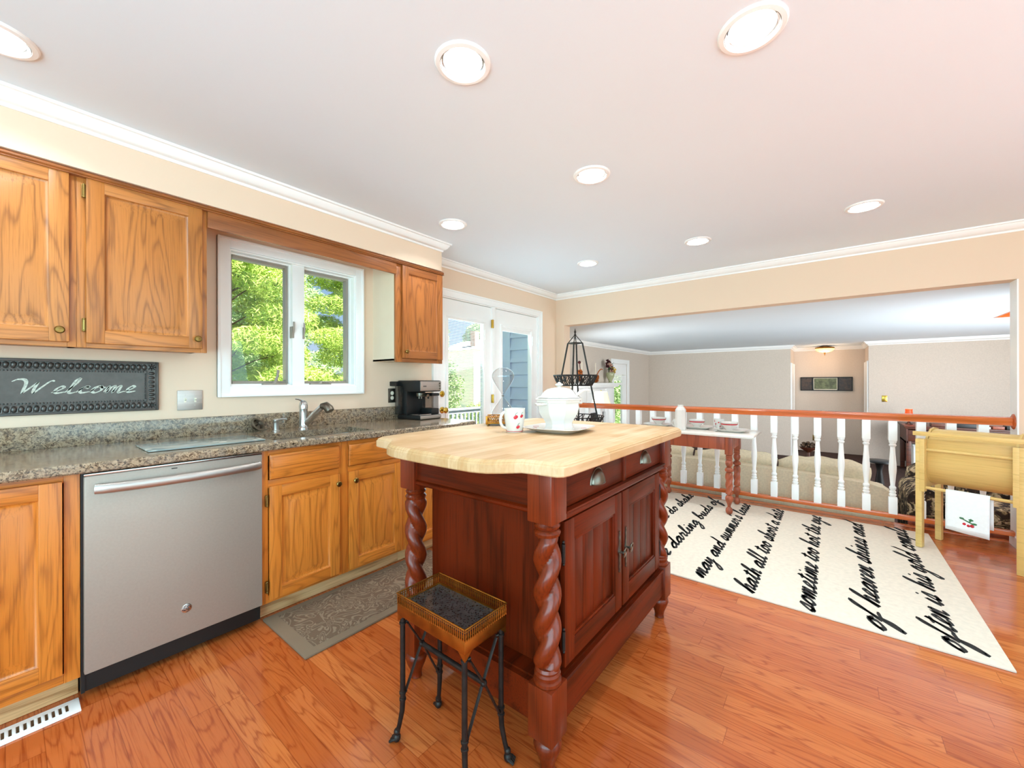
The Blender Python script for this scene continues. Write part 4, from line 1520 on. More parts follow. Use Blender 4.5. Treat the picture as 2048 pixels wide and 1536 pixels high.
# plinth with moulded lip
m = M()
m.box(PXL - .02, PXR + .018, PYN + .0, PYF - .0, .236, .268)
m.box(PXL + HB, PXR - HB, PYN - .02, PYN + .03, .14, .262)
m.box(PXL + HB, PXR - HB, PYF - .03, PYF + .02, .14, .262)
m.box(PXR - .03, PXR + .034, PYN + HB, PYF - HB, .14, .262)
m.box(PXL - .034, PXL + .03, PYN + HB, PYF - HB, .14, .262)
m.sweep([(0, 0), (.006, 0), (.010, .006), (.006, .012), (0, .012)], [(PXR + .030, PYF - HB, .256), (PXR + .030, PYN + HB, .256)][::-1])
m.build('plinth', 'cherry_y', isl)

# ------------------------------------------------------------------ small gallery table with paw feet
st = thing('accent_table', (0, 0, 0), 'small gilt gallery table with speckled stone top and black paw feet', 'side table')
AX, AY, AZ = .163, .093, .506      # half sizes, top of rail
tr = M()
tr.box(-AX, AX, -AY, AY, AZ - .072, AZ - .034, .003)
tr.sweep([(0, 0), (.004, 0), (.004, .004), (0, .004)], [(-AX, -AY, AZ - .036), (-AX, AY, AZ - .036), (AX, AY, AZ - .036), (AX, -AY, AZ - .036)], closed=True)
for sx_ in (-1, 1):
    tr.prism([(sx_ * (AX - .002), AZ - .072), (sx_ * (AX - .03), AZ - .072), (sx_ * (AX - .018), AZ - .082), (sx_ * (AX - .010), AZ - .09), (sx_ * (AX - .002), AZ - .094)], -AY + .001, -AY + .004, 'xz')
    tr.prism([(sx_ * (AX - .002), AZ - .072), (sx_ * (AX - .03), AZ - .072), (sx_ * (AX - .018), AZ - .082), (sx_ * (AX - .010), AZ - .09), (sx_ * (AX - .002), AZ - .094)], AY - .004, AY - .001, 'xz')
for sy_ in (-1, 1):
    for xx in (-AX + .001, AX - .004):
        tr.prism([(sy_ * (AY - .002), AZ - .072), (sy_ * (AY - .03), AZ - .072), (sy_ * (AY - .018), AZ - .082), (sy_ * (AY - .010), AZ - .09), (sy_ * (AY - .002), AZ - .094)], xx, xx + .003, 'yz')
tro = tr.build('tray_frame', 'bronze_gold', st)
g_ = M()
z = AZ
for a, b in (((-AX, -AY), (AX, -AY)), ((AX, -AY), (AX, AY)), ((AX, AY), (-AX, AY)), ((-AX, AY), (-AX, -AY))):
    g_.tube([(a[0], a[1], z), (b[0], b[1], z)], .0028, 6)
    g_.tube([(a[0], a[1], z - .008), (b[0], b[1], z - .008)], .0012, 5)
    L_ = abs(a[0] - b[0]) + abs(a[1] - b[1])
    n = int(L_ / .0088)
    for k in range(n):
        t_ = (k + .5) / n
        x_, y_ = a[0] + (b[0] - a[0]) * t_, a[1] + (b[1] - a[1]) * t_
        g_.lathe([(.0026, -.034), (.0014, -.026), (.0026, -.018), (.0014, -.010), (.0018, 0)], (x_, y_, z), 6)
g_.build('gallery', 'bronze_gold', tro)
g_ = M()
for a, b in (((-AX + .006, -AY + .006), (AX - .006, -AY + .016)), ((-AX + .006, AY - .016), (AX - .006, AY - .006))):
    g_.box(a[0], b[0], a[1], b[1], AZ - .0345, AZ - .0295, .001)
g_.box(-AX + .006, -AX + .016, -AY + .016, AY - .016, AZ - .0345, AZ - .0295, .001)
g_.box(AX - .016, AX - .006, -AY + .016, AY - .016, AZ - .0345, AZ - .0295, .001)
g_.build('inner_rim', 'brass', tro)
M().box(-AX + .016, AX - .016, -AY + .016, AY - .016, AZ - .036, AZ - .031).build('stone_top', 'marble_dark', st)
LX, LY = AX - .014, AY - .012
for sx_ in (-1, 1):
    for sy_ in (-1, 1):
        m = M()
        x, y = sx_ * LX, sy_ * LY
        ox, oy = sx_ * .020, sy_ * .010
        m.tube([(x, y, AZ - .07), (x, y, .30), (x, y, .15), (x + ox * .10, y + oy * .1, .11), (x + ox * .55, y + oy * .55, .06), (x + ox * .95, y + oy * .95, .028)], [.0085, .0085, .009, .0085, .0075, .008], 10)
        for zz in (AZ - .10, .150, .172):
            m.lathe([(.0085, -.005), (.0115, -.003), (.0115, .003), (.0085, .005)], (x, y, zz), 10)
        m.ball((x + ox * .95, y + oy * .95, .036), .011, 10, 8)
        lg = m.build('leg', 'iron', st)
        m = M()
        fx_, fy_ = x + ox, y + oy
        m.ball((fx_, fy_, .016), .0135, 12, 8, sz=1.1)
        dl = sqrt(ox * ox + oy * oy)
        dx_, dy_ = ox / dl, oy / dl
        for q in (-1, 0, 1):
            m.tube([(fx_ - dy_ * q * .007, fy_ + dx_ * q * .007, .016), (fx_ + dx_ * .012 - dy_ * q * .010, fy_ + dy_ * .012 + dx_ * q * .010, .012), (fx_ + dx_ * .021 - dy_ * q * .011, fy_ + dy_ * .021 + dx_ * q * .011, .0055)], [.0062, .006, .0045], 8)
        m.build('paw_foot', 'iron', lg)
for sx_ in (-1, 1):
    for sg_ in (-1, 1):
        x = sx_ * LX
        m = M().tube([(x + .006 * sg_, -LY * sg_ + sg_ * .016, AZ - .105), (x + .004 * sg_, 0, .295), (x + .006 * sg_, LY * sg_ - sg_ * .016, .165)], .0058, 8, flat=.6)
        for yy, zz in ((-LY * sg_, AZ - .1), (LY * sg_, .162)):
            m.tube([(x, yy, zz), (x + .006 * sg_, yy + (-1 if yy > 0 else 1) * .019, zz + .002)], .0045, 8)
        m.build('cross_brace', 'iron', st)
m = M().tube([(-LX, 0, .296), (LX, 0, .296)], .0085, 12)
m.ball((-LX, 0, .296), .011, 10, 8)
m.ball((LX, 0, .296), .011, 10, 8)
m.build('stretcher', 'iron', st)
place(st, (-.983, .912, 0), radians(-0.8))
# ------------------------------------------------------------------ area rug with a handwritten poem
rg = thing('area_rug', (-.65, 3.58, 0), 'cream wool area rug woven with black handwritten verse lines', 'rug')
m = M().box(-1.80, .605, 2.612, 4.548, .0005, .0095, .003)
m.build('pile', 'rug', rg)
LINES = [("rough winds do shake", -1.135, 2.66, 4.53), ("the darling buds of", -.885, 2.66, 4.50), ("may and summer's lease", -.615, 2.66, 4.52),
         ("hath all too short a date", -.345, 2.64, 4.52), ("sometime too hot the eye", -.07, 2.62, 4.50), ("of heaven shines and", .205, 2.63, 4.48),
         ("often is his gold comple", .470, 2.64, 4.54)]
for txt, xb, ys, ye in LINES:
    m = M()
    ribs, wid = script_ribbons(txt, .056, 1.25, .62, .0255, .011)
    k = (ye - ys) / wid
    ribbon_mesh(m, ribs, lambda u, v, h: (xb - v, ys + u * k, .0096 + h), .0012)
    m.build('lettering', 'ink', rg)

# ------------------------------------------------------------------ things on the island
T = TZ + .0005


def mug_mesh(r0, r1, h):
    return [(0.0, .002), (r0 * .94, 0), (r0, .003), (r0 + (r1 - r0) * .12, h * .10), (r0 + (r1 - r0) * .55, h * .40), (r1 * 1.0, h * .75), (r1 * .985, h * .93), (r1, h), (r1 - .004, h - .001), (r1 - .006, h * .75), (r0 - .004, .012), (0, .010)]


def mug(name, label, r0, r1, h, hand_angle, spots, grp=None):
    t = thing(name, (0, 0, 0), label, 'mug', grp)
    b = M().lathe(mug_mesh(r0, r1, h), (0, 0, 0), 28).build('cup', 'china', t)
    ca, sa = cos(hand_angle), sin(hand_angle)
    pts = []
    for i in range(13):
        a = -1.75 + 3.5 * i / 12
        d = r1 * .86 + r1 * .52 * cos(a)
        pts.append((d * ca, d * sa, h * .52 + h * .34 * sin(a)))
    M().tube(pts, h * .062, 8).build('handle', 'china', t)
    for a, z, s in spots:
        m, g = M(), M()
        rr = r1 * 1.002 if z > h * .4 else r0 + (r1 - r0) * (.2 + z / h) + .0015
        c = Vector((rr * cos(a), rr * sin(a), z))
        n = Vector((cos(a), sin(a), 0))
        tt = Vector((-sin(a), cos(a), 0))
        ring = []
        for i in range(20):
            q = 2 * pi * i / 20
            r_ = s * (.62 + .30 * abs(cos(q - .75)))
            ring.append(tuple(c + n * .0003 + tt * (r_ * 1.05 * cos(q)) + Vector((0, 0, r_ * .95 * sin(q)))))
        m.add([tuple(c + n * .0013)] + ring, [(0, 1 + i, 1 + (i + 1) % 20) for i in range(20)])
        m.build('cherry_motif', 'red', t)
        g.tube([tuple(c + n * .0008 + tt * -.2 * s + Vector((0, 0, .6 * s))), tuple(c + n * .0008 + tt * .1 * s + Vector((0, 0, 1.4 * s))), tuple(c + n * .0008 + tt * .9 * s + Vector((0, 0, 1.8 * s)))], s * .07, 5)
        g.build('stem_motif', 'green', t)
    return t


mg = mug('mug', 'white mug with red cherries at the near edge of the island top', .039, .0505, .112, radians(236), [(-.80, .074, .012), (-.20, .078, .010), (-.55, .028, .010)])
mbase = M().tube([(.0405 * cos(a), .0405 * sin(a), .0065) for a in [2 * pi * i / 28 for i in range(28)]], .0012, 5, closed=True).build('foot_line', 'red', mg)
place(mg, (-1.176, 1.503, T), 0)


def square_plate(t, name, hw, hd, h, mat='china', rim=.02):
    rings = [(.45, 0.0), (.62, .0), (.66, .003), (.97, h), (1.0, h + .002), (.985, h + .0035), (.70, .007), (.6, .0055)]
    m = M()
    vs, fs = [], []
    n = 32
    for s, z in rings:
        for j in range(n):
            a = 2 * pi * j / n
            p = 4.5
            den = (abs(cos(a)) ** p + abs(sin(a)) ** p) ** (1 / p)
            vs.append((hw * s * cos(a) / den, hd * s * sin(a) / den, z))
    for i in range(len(rings) - 1):
        for j in range(n):
            fs.append((i * n + j, i * n + (j + 1) % n, (i + 1) * n + (j + 1) % n, (i + 1) * n + j))
    fs.append(tuple(range(n - 1, -1, -1)))
    fs.append(tuple((len(rings) - 1) * n + j for j in range(n)))
    m.add(vs, fs)
    return m.build(name, mat, t)


pl = thing('serving_platter', (0, 0, 0), 'square white platter with red rim marks under the tureen', 'platter')
square_plate(pl, 'dish', .148, .148, .021)
for x, y, a in ((-.118, -.02, .5), (.10, -.10, -.4), (.115, .03, .3), (-.04, .118, .1), (-.085, -.09, 1.2)):
    M().tube([(x - .014 * cos(a), y - .014 * sin(a), .0185), (x, y + .004, .019), (x + .014 * cos(a), y + .014 * sin(a), .0185)], .0024, 5, flat=.4).build('rim_mark', 'red', pl)
place(pl, (-1.022, 1.655, T), radians(5))
tu = thing('soup_tureen', (0, 0, 0), 'white octagonal lidded soup tureen standing on the square platter', 'tureen')
n8 = 8
R8 = pi / 8


def octo(prof, sx=1.0, sy=1.0):
    prof = [(r, z * .86 if z <= .178 else .153 + (z - .178) * .62) for r, z in prof]
    return M().lathe(prof, (0, 0, 0), 8, sx=sx, sy=sy, rot=R8)


m = octo([(.072, 0), (.074, .004), (.070, .010), (.065, .030), (.066, .044), (.076, .064), (.092, .090), (.098, .122), (.099, .150), (.104, .156), (.106, .166), (.112, .170), (.112, .176), (.104, .178), (.094, .178), (.086, .10), (.04, .05), (0, .05)], 1.1, .95)
m.build('bowl', 'china', tu, angle=28)
ld = octo([(.100, .179), (.106, .181), (.104, .187), (.092, .192), (.084, .206), (.074, .228), (.058, .246), (.034, .257), (.016, .261), (0, .262)], 1.08, .93).build('lid', 'china', tu, angle=24)
M().lathe([(.010, .203), (.009, .208), (.015, .212), (.020, .216), (.017, .221), (.009, .223), (.008, .226), (.004, .229), (0, .230)], (0, 0, 0), 8).build('finial', 'china', ld)
for s in (-1, 1):
    M().tube([(s * .100, -.022, .128), (s * .126, -.020, .126), (s * .134, 0, .125), (s * .126, .020, .126), (s * .100, .022, .128)], .0085, 8, flat=.7).build('handle', 'china', tu)
m = M()
for x, y, z in ((.105, .036, .05), (.103, .040, .056)):
    m.ball((.076, .02, .066), .006, 8, 6)
m.build('cherry_motif', 'red', tu)
m = M().tube([(.066, -.050, .165), (.080, -.060, .181), (.092, -.069, .190), (.106, -.080, .192), (.116, -.087, .189)], [.0065, .0075, .007, .006, .005], 10)
la = m.build('ladle', 'china', tu)
place(tu, (-1.022, 1.655, T + .0072), radians(75))

ty = thing('gallery_tray', (0, 0, 0), 'small aged brass gallery tray behind the white cherry mug', 'tray')
m = M()
m.box(-.085, .085, -.06, .06, .010, .016, .002)
frame = [(-.085, -.06), (.085, -.06), (.085, .06), (-.085, .06)]
for i in range(4):
    a, b = frame[i], frame[(i + 1) % 4]
    m.tube([(a[0], a[1], .050), (b[0], b[1], .050)], .003, 6)
    m.tube([(a[0], a[1], .018), (b[0], b[1], .018)], .003, 6)
    n = 7 if abs(a[0] - b[0]) > .13 else 5
    for k in range(n):
        tt = (k + .5) / n
        x, y = a[0] + (b[0] - a[0]) * tt, a[1] + (b[1] - a[1]) * tt
        dx, dy = (b[0] - a[0]) / n / 2, (b[1] - a[1]) / n / 2
        m.tube([(x + dx * .8 * cos(q), y + dy * .8 * cos(q), .034 + .013 * sin(q)) for q in [2 * pi * i / 10 for i in range(10)]], .002, 5, closed=True)
        m.tube([(x - dx, y - dy, .018), (x + dx, y + dy, .050)], .0016, 5)
for x, y in frame:
    m.box(x - .005, x + .005, y - .005, y + .005, .008, .053, .001)
m.build('gallery', 'bronze_gold', ty)
for x, y in frame:
    M().lathe([(.003, 0), (.006, .003), (.006, .007), (.004, .011)], (x * .93, y * .93, 0), 10).build('ball_foot', 'brass', ty)
place(ty, (-1.425, 1.715, T), radians(38))
hg = thing('hourglass', (0, 0, 0), 'tall clear blown glass hourglass standing in the brass tray', 'hourglass')
prof = []
for i in range(33):
    t_ = i / 32
    z = .004 + t_ * .296
    u = abs(t_ - .47) / (.53 if t_ > .47 else .47)
    r = .0045 + .062 * (sin(min(u * 1.22, 1.0) * pi / 2) ** 1.35) * (sqrt(max(0.0, 1 - ((u - .62) / .40) ** 2)) if u > .62 else 1)
    prof.append((max(r, .0002), z))
m = M().lathe(prof, (0, 0, 0), 28)
m.build('bulb_pair', 'glass_hour', hg)
m = M().tube([(.006 * cos(a), .006 * sin(a), .004 + .296 * .47) for a in [2 * pi * i / 16 for i in range(16)]], .0022, 6, closed=True)
m.build('neck_ring', 'pewter', hg)
place(hg, (-1.44, 1.735, T + .0165))

# ------------------------------------------------------------------ railing in front of the sunken room
YR = 4.627
rl = thing('railing', (-.82, YR, 0), 'stained wood handrail with white turned balusters above the sunken room', 'railing')
HR = [(-.030, .888), (-.030, .905), (-.034, .915), (-.036, .930), (-.028, .944), (-.012, .951), (.012, .951), (.028, .944), (.036, .930), (.034, .915), (.030, .905), (.030, .888)]
m = M().prism([(YR + a, z) for a, z in HR], -2.735, 1.055, 'yz')
m.build('handrail', 'rail_wood', rl, angle=25)
for xx, s in ((1.066, -1), (-2.735, 1)):
    M().lathe([(.058, 0), (.060, .004), (.056, .012), (.044, .018), (.030, .020)] if s > 0 else [(.030, -.020), (.044, -.018), (.056, -.012), (.060, -.004), (.058, 0)], (xx, YR, .918), 28, axis='x').build('rosette', 'rail_wood', rl)
M().box(-2.735, 1.066, YR - .032, YR + .032, .075, .110, .006).build('bottom_rail', 'rail_wood', rl)
m = M().box(-.885, -.835, YR - .026, YR + .026, .0, .075, .002)
m.build('support_block', 'trim', rl)
BP = [(.0215, .245), (.013, .253), (.020, .262), (.0205, .272), (.014, .278), (.0185, .286), (.018, .298), (.0125, .306), (.0185, .314), (.0195, .330), (.0145, .338), (.0125, .346), (.016, .40), (.021, .47), (.0215, .50), (.0185, .55), (.0145, .62), (.0128, .668), (.019, .676), (.0205, .686), (.014, .693), (.0195, .702), (.0215, .716), (.018, .724)]
def baluster(x):
    m = M()
    m.box(x - .0275, x + .0275, YR - .0275, YR + .0275, .105, .247, .003)
    m.box(x - .0275, x + .0275, YR - .0275, YR + .0275, .722, .890, .003)
    m.lathe([(r * 1.18, z) for r, z in BP], (x, YR, 0), 16)
    return m.build('baluster', 'trim', rl)
x0_ = .908
b0 = baluster(x0_)
for i in range(1, 22):
    c = b0.copy()
    COL.objects.link(c)
    c.parent = rl
    c.location = (-.1672 * i, 0, 0)
M().box(-2.85, 2.4, 4.70, 4.778, -.06, .0015, .004).build('trim_floor_nosing', 'rail_wood', None, keep=True)['kind'] = 'structure'

# ------------------------------------------------------------------ marble topped table and breakfast china
tb = thing('serving_table', (-1.05, 4.27, 0), 'narrow white marble topped table on reddish twisted legs before the railing', 'table')
TX0, TX1, TY0, TY1, TT = -1.575, -.522, 4.03, 4.52, .745
ZR = .0112
m = M().box(TX0, TX1, TY0, TY1, TT - .022, TT, .008)
m.box(TX0 + .012, TX1 - .012, TY0 + .012, TY1 - .012, TT - .030, TT - .022, .003)
m.build('marble_top', 'marble_white', tb)
m = M()
lx0, lx1, ly0, ly1 = TX0 + .19, TX1 - .205, TY0 + .07, TY1 - .03
m.box(lx0, lx1, ly0 - .022, ly0 + .018, TT - .150, TT - .030, .003)
m.box(lx0, lx1, ly1 - .018, ly1 + .022, TT - .150, TT - .030, .003)
m.box(lx0 - .022, lx0 + .018, ly0, ly1, TT - .150, TT - .030, .003)
m.box(lx1 - .018, lx1 + .022, ly0, ly1, TT - .150, TT - .030, .003)
m.build('apron', 'table_wood', tb)
def twist_leg(x, y):
    m = M()
    m.box(x - .031, x + .031, y - .031, y + .031, TT - .19, TT - .029, .003)
    m.lathe([(.014, ZR), (.026, ZR + .012), (.030, ZR + .032), (.026, ZR + .052), (.013, ZR + .066), (.014, .09), (.020, .11), (.030, .135), (.033, .155), (.028, .175), (.016, .185), (.022, .192)], (x, y, 0), 20)
    z0, z1 = .19, .385
    vs, fs = [], []
    nz, na = 40, 24
    for i in range(nz + 1):
        t_ = i / nz
        z = z0 + (z1 - z0) * t_
        ph = 2 * pi * (z - z0) / .30
        for j in range(na):
            a = 2 * pi * j / na
            r = .024 + .0042 * cos(4 * (a - ph)) + .005 * t_
            vs.append((x + r * cos(a), y + r * sin(a), z))
    for i in range(nz):
        for j in range(na):
            fs.append((i * na + j, i * na + (j + 1) % na, (i + 1) * na + (j + 1) % na, (i + 1) * na + j))
    m.add(vs, fs)
    m.lathe([(.026, .383), (.018, .392), (.034, .402), (.036, .418), (.026, .432), (.016, .440), (.022, .446), (.031, .470), (.030, .490), (.022, .505), (.028, .510), (.028, .520), (.024, .524), (.028, .530), (.028, .540), (.024, .545), (.030, .552), (.030, .558)], (x, y, 0), 20)
    return m.build('leg', 'table_wood', tb)
twist_leg(lx1, ly0)
twist_leg(lx1, ly1)
twist_leg(lx0, ly0)
twist_leg(lx0, ly1)


def bowl(label, grp='red banded bowls on the marble table'):
    t = thing('bowl', (0, 0, 0), label, 'bowl', grp)
    M().lathe([(0, .004), (.030, 0), (.032, .004), (.026, .012), (.030, .018), (.052, .042), (.066, .066), (.068, .072), (.065, .072), (.048, .044), (.02, .024), (0, .022)], (0, 0, 0), 28).build('cup', 'china', t)
    t.scale = (1.14, 1.14, 1.14)
    M().lathe([(.0600, .0518), (.0608, .0515), (.0660, .0608), (.0654, .0612)], (0, 0, 0), 28, caps=(0, 0)).build('red_band', 'red', t)
    return t


TP = TT + .0005
p1 = thing('dinner_plate', (0, 0, 0), 'square white plate under the middle red banded bowl, beside the white jar', 'plate', 'square plates on the marble table')
square_plate(p1, 'dish', .150, .120, .022)
place(p1, (-1.055, 4.365, TP))
p2 = copy_tree(p1)
tag(p2, 'square white plate at the right end of the marble table, under mug and bowl')
place(p2, (-.735, 4.265, TP), radians(-4))
p3 = copy_tree(p1)
tag(p3, 'square white plate partly hidden behind the far corner of the island top')
place(p3, (-1.45, 4.37, TP))
b1 = bowl('white bowl with red band on the middle plate, right of the white jar')
place(b1, (-1.062, 4.35, TP + .0066))
b2 = copy_tree(b1)
tag(b2, 'white bowl with red band beside the cherry mug, rightmost on the marble table')
place(b2, (-.755, 4.265, TP + .0066))
b3 = copy_tree(b1)
tag(b3, 'white bowl with red band just above the far edge of the island top')
place(b3, (-1.45, 4.37, TP + .0066))
g1 = mug('mug', 'white mug with cherry specks behind the rightmost red banded bowl', .030, .044, .088, radians(100), [(-1.5, .06, .008), (-.9, .05, .008), (-2.1, .045, .008), (-1.2, .025, .007), (-2.4, .07, .007)])
place(g1, (-.855, 4.345, TP + .0135))
g1.scale = (1.05, 1.05, 1.05)
g2 = mug('mug', 'white cherry mug left of the white faceted jar on the marble table', .030, .044, .088, radians(170), [(-1.1, .045, .010), (-.5, .05, .007)])
place(g2, (-1.232, 4.30, TP))
jr = thing('faceted_jar', (-1.157, 4.13, TP), 'tall white faceted china jar with tapered top standing before the handrail', 'jar')
m = M().lathe([(.046, 0), (.050, .004), (.050, .196), (.030, .226), (.025, .229), (.025, .243), (.022, .246), (0, .246)], (-1.157, 4.13, TP), 8, rot=pi / 8)
m.build('body', 'china', jr, angle=20)

# ------------------------------------------------------------------ yellow sewing stand with towel
sw_ = thing('sewing_stand', (0, 0, 0), 'yellow painted half barrel sewing stand with rails near the right jamb', 'sewing stand')
W2, D2 = .235, .175     # half width, half depth; local -y is the front
for sx_ in (-1, 1):
    xx = sx_ * W2
    for sy_ in (-1, 1):
        m = M().box(xx - .018, xx + .018, sy_ * D2 - .024, sy_ * D2 + .024, .0125 if (sx_ < 0 and sy_ < 0) else 0, .80, .006)
        m.build('leg', 'yellow', sw_)
    m = M()
    pr = []
    for i in range(17):
        a = pi + pi * i / 16
        pr.append((.150 * cos(a), .66 + .20 * sin(a)))
    pr += [(.150, .79), (.11, .83), (.06, .865), (0, .875), (-.06, .865), (-.11, .83), (-.150, .79)]
    xi = sx_ * (W2 - .030)
    m.prism(pr, min(xi, xi + sx_ * .012), max(xi, xi + sx_ * .012), 'yz')
    m.prism([(-D2 - .01, .44), (D2 + .01, .44), (D2 + .01, .62), (-D2 - .01, .62)], min(xi + sx_ * .011, xi + sx_ * .014), max(xi + sx_ * .011, xi + sx_ * .014), 'yz')
    m.box(sx_ * (W2 - .018) - .014, sx_ * (W2 - .018) + .014, -D2 - .026, -D2 + .022, .42, .80, .004)
    m.build('end_panel', 'yellow', sw_)
m = M()
vs, fs = [], []
for i in range(21):
    a = pi + pi * i / 20
    vs += [(-W2 + .03, .150 * cos(a), .66 + .20 * sin(a)), (W2 - .03, .150 * cos(a), .66 + .20 * sin(a))]
    vs += [(-W2 + .03, .142 * cos(a), .66 + .192 * sin(a)), (W2 - .03, .142 * cos(a), .66 + .192 * sin(a))]
for i in range(20):
    b = i * 4
    fs += [(b, b + 1, b + 5, b + 4), (b + 2, b + 6, b + 7, b + 3), (b, b + 4, b + 6, b + 2), (b + 1, b + 3, b + 7, b + 5)]
fs += [(0, 2, 3, 1), (80, 81, 83, 82)]
m.add(vs, fs)
m.box(-W2 + .03, W2 - .03, -.150, -.142, .655, .80, .001)
m.box(-W2 + .03, W2 - .03, .142, .150, .655, .80, .001)
m.build('barrel', 'yellow', sw_)
m = M()
vs, fs = [], []
L_ = [(-.150, .795), (-.11, .835), (-.06, .868), (0, .878), (.06, .868), (.11, .835), (.150, .795)]
for y, z in L_:
    vs += [(-W2 + .032, y * .96, z - .014), (W2 - .032, y * .96, z - .014), (-W2 + .032, y * .96, z - .024), (W2 - .032, y * .96, z - .024)]
for i in range(6):
    b = i * 4
    fs += [(b, b + 1, b + 5, b + 4), (b + 2, b + 6, b + 7, b + 3), (b, b + 4, b + 6, b + 2), (b + 1, b + 3, b + 7, b + 5)]
m.add(vs, fs)
m.build('lid', 'yellow', sw_)
for y, z in ((-D2 - .004, .838), (-.158, .722), (-D2 + .006, .448), (D2, .448)):
    m = M()
    if z > .8:
        m.box(-W2 - .035, W2 + .035, y - .010, y + .012, z - .016, z + .014, .004)
    else:
        m.tube([(-W2 + .02, y, z), (W2 - .02, y, z)], .011, 10)
    m.build('rail', 'yellow', sw_)
place(sw_, (.795, 4.212, .0), radians(-24.3))
# towel hangs over the lower front rail
tw = thing('tea_towel', (0, 0, 0), 'white tea towel with embroidered cherries hanging on the yellow stand', 'towel')
m = M()
vs, fs = [], []
prof = [(-D2 + .022, .235), (-D2 + .021, .30), (-D2 + .019, .44), (-D2 + .014, .459), (-D2 + .006, .4625), (-D2 - .003, .459), (-D2 - .008, .448), (-D2 - .010, .42), (-D2 - .012, .34), (-D2 - .014, .27), (-D2 - .016, .22), (-D2 - .017, .19)]
nx = 14
xa, xb = -.10, .105
for i, (y, z) in enumerate(prof):
    for j in range(nx + 1):
        u = j / nx
        hang = max(0, .44 - z)
        off = .004 * sin(u * 9 + .5) * hang / .3
        sh = .010 if i < 3 else 0
        vs.append((xa + (xb - xa) * u + sh, y + off, z + (.0 if i != len(prof) - 1 else -.012 * u)))
for i in range(len(prof) - 1):
    for j in range(nx):
        fs.append((i * (nx + 1) + j, i * (nx + 1) + j + 1, (i + 1) * (nx + 1) + j + 1, (i + 1) * (nx + 1) + j))
m.add(vs, fs)
to = m.build('cloth', 'linen', tw)
so = to.modifiers.new('thickness', 'SOLIDIFY')
so.thickness = .0022
so.offset = 0
m = M().tube([(xa + .004, -D2 - .0175, .216), (0, -D2 - .0185, .214), (xb - .004, -D2 - .0175, .212)], .0012, 5)
m.build('hem', 'linen', tw)
for dx_, dz_ in ((-.018, 0), (.0, -.007), (.017, -.004)):
    M().ball((.010 + dx_, -D2 - .0165, .248 + dz_), .011, 10, 6, sy=.3).build('cherry_motif', 'red', tw)
m = M()
for pts in ([(-.030, .288), (.004, .271), (.036, .256)], [(.014, .268), (.026, .284), (.020, .290)]):
    m.tube([(a, -D2 - .0160, b) for a, b in pts], .0042, 5)
for cx_, cz_ in ((.022, .282), (.038, .260), (-.020, .284)):
    m.ball((cx_, -D2 - .0160, cz_), .0095, 8, 6, sx=1.3, sy=.25, sz=.7)
m.build('leaf_motif', 'green', tw)
place(tw, (.795, 4.212, .0), radians(-24.3))

# ------------------------------------------------------------------ pyramid wire stand in the corner
q = None
es = thing('wire_plant_stand', (-2.26, 4.0, 0), 'black pyramid wire stand with woven wire baskets in the far corner', 'plant stand')
ex, ey = -2.26, 4.0
A0, A1 = (.082, 1.655), (.41, .0)
def legp(k, z):
    a = radians(20) + k * pi / 2
    r = A0[0] + (A1[0] - A0[0]) * (A0[1] - z) / A0[1]
    return (ex + r * cos(a), ey + r * sin(a), z)
for k in range(4):
    m = M().tube([legp(k, .012), legp(k, .8), legp(k, 1.655)], .0095, 8)
    m.tube([legp(k, 1.655), (ex + .015 * cos(k * pi / 2 + .35), ey + .015 * sin(k * pi / 2 + .35), 1.735), (ex, ey, 1.748)], .005, 6)
    m.ball(legp(k, .012), .0105, 8, 6)
    m.build('leg', 'wire', es)
m = M().tube([legp(k, 1.655) for k in range(4)], .0075, 6, closed=True)
m.tube([legp(0, 1.655), legp(2, 1.655)], .005, 6)
m.tube([legp(1, 1.655), legp(3, 1.655)], .005, 6)
m.tube([(ex + .03 * cos(a), ey + .03 * sin(a), 1.655) for a in [2 * pi * i / 14 for i in range(14)]], .006, 6, closed=True)
m.build('top_frame', 'wire', es)
m = M().lathe([(.012, 1.742), (.015, 1.75), (.009, 1.757), (.007, 1.765), (.012, 1.775), (.013, 1.785), (.006, 1.80), (.002, 1.822)], (ex, ey, 0), 10)
m.build('finial', 'wire', es)
def basket(z, r, hgt):
    m = M()
    rt_, rb = r, r * .76
    for rr, zz, th in ((rt_, z, .006), (rb, z - hgt, .006)):
        m.tube([(ex + rr * cos(a), ey + rr * sin(a), zz) for a in [2 * pi * i / 40 for i in range(40)]], th, 6, closed=True)
    q = random.Random(int(z * 100))
    for i in range(60):
        a = 2 * pi * i / 60
        d1, d2 = q.uniform(-.13, .13), q.uniform(-.13, .13)
        m.tube([(ex + rb * cos(a), ey + rb * sin(a), z - hgt), (ex + (rt_ + rb) / 2 * 1.02 * cos(a + d1), ey + (rt_ + rb) / 2 * 1.02 * sin(a + d1), z - hgt / 2), (ex + rt_ * cos(a + d2), ey + rt_ * sin(a + d2), z)], .0056, 5)
    for i in range(6):
        a = pi * i / 6
        m.tube([(ex + rb * cos(a), ey + rb * sin(a), z - hgt), (ex - rb * cos(a), ey - rb * sin(a), z - hgt)], .004, 5)
    m.build('wire_basket', 'wire', es)
basket(1.293, .243, .115)
basket(.835, .315, .115)
basket(.40, .37, .115)
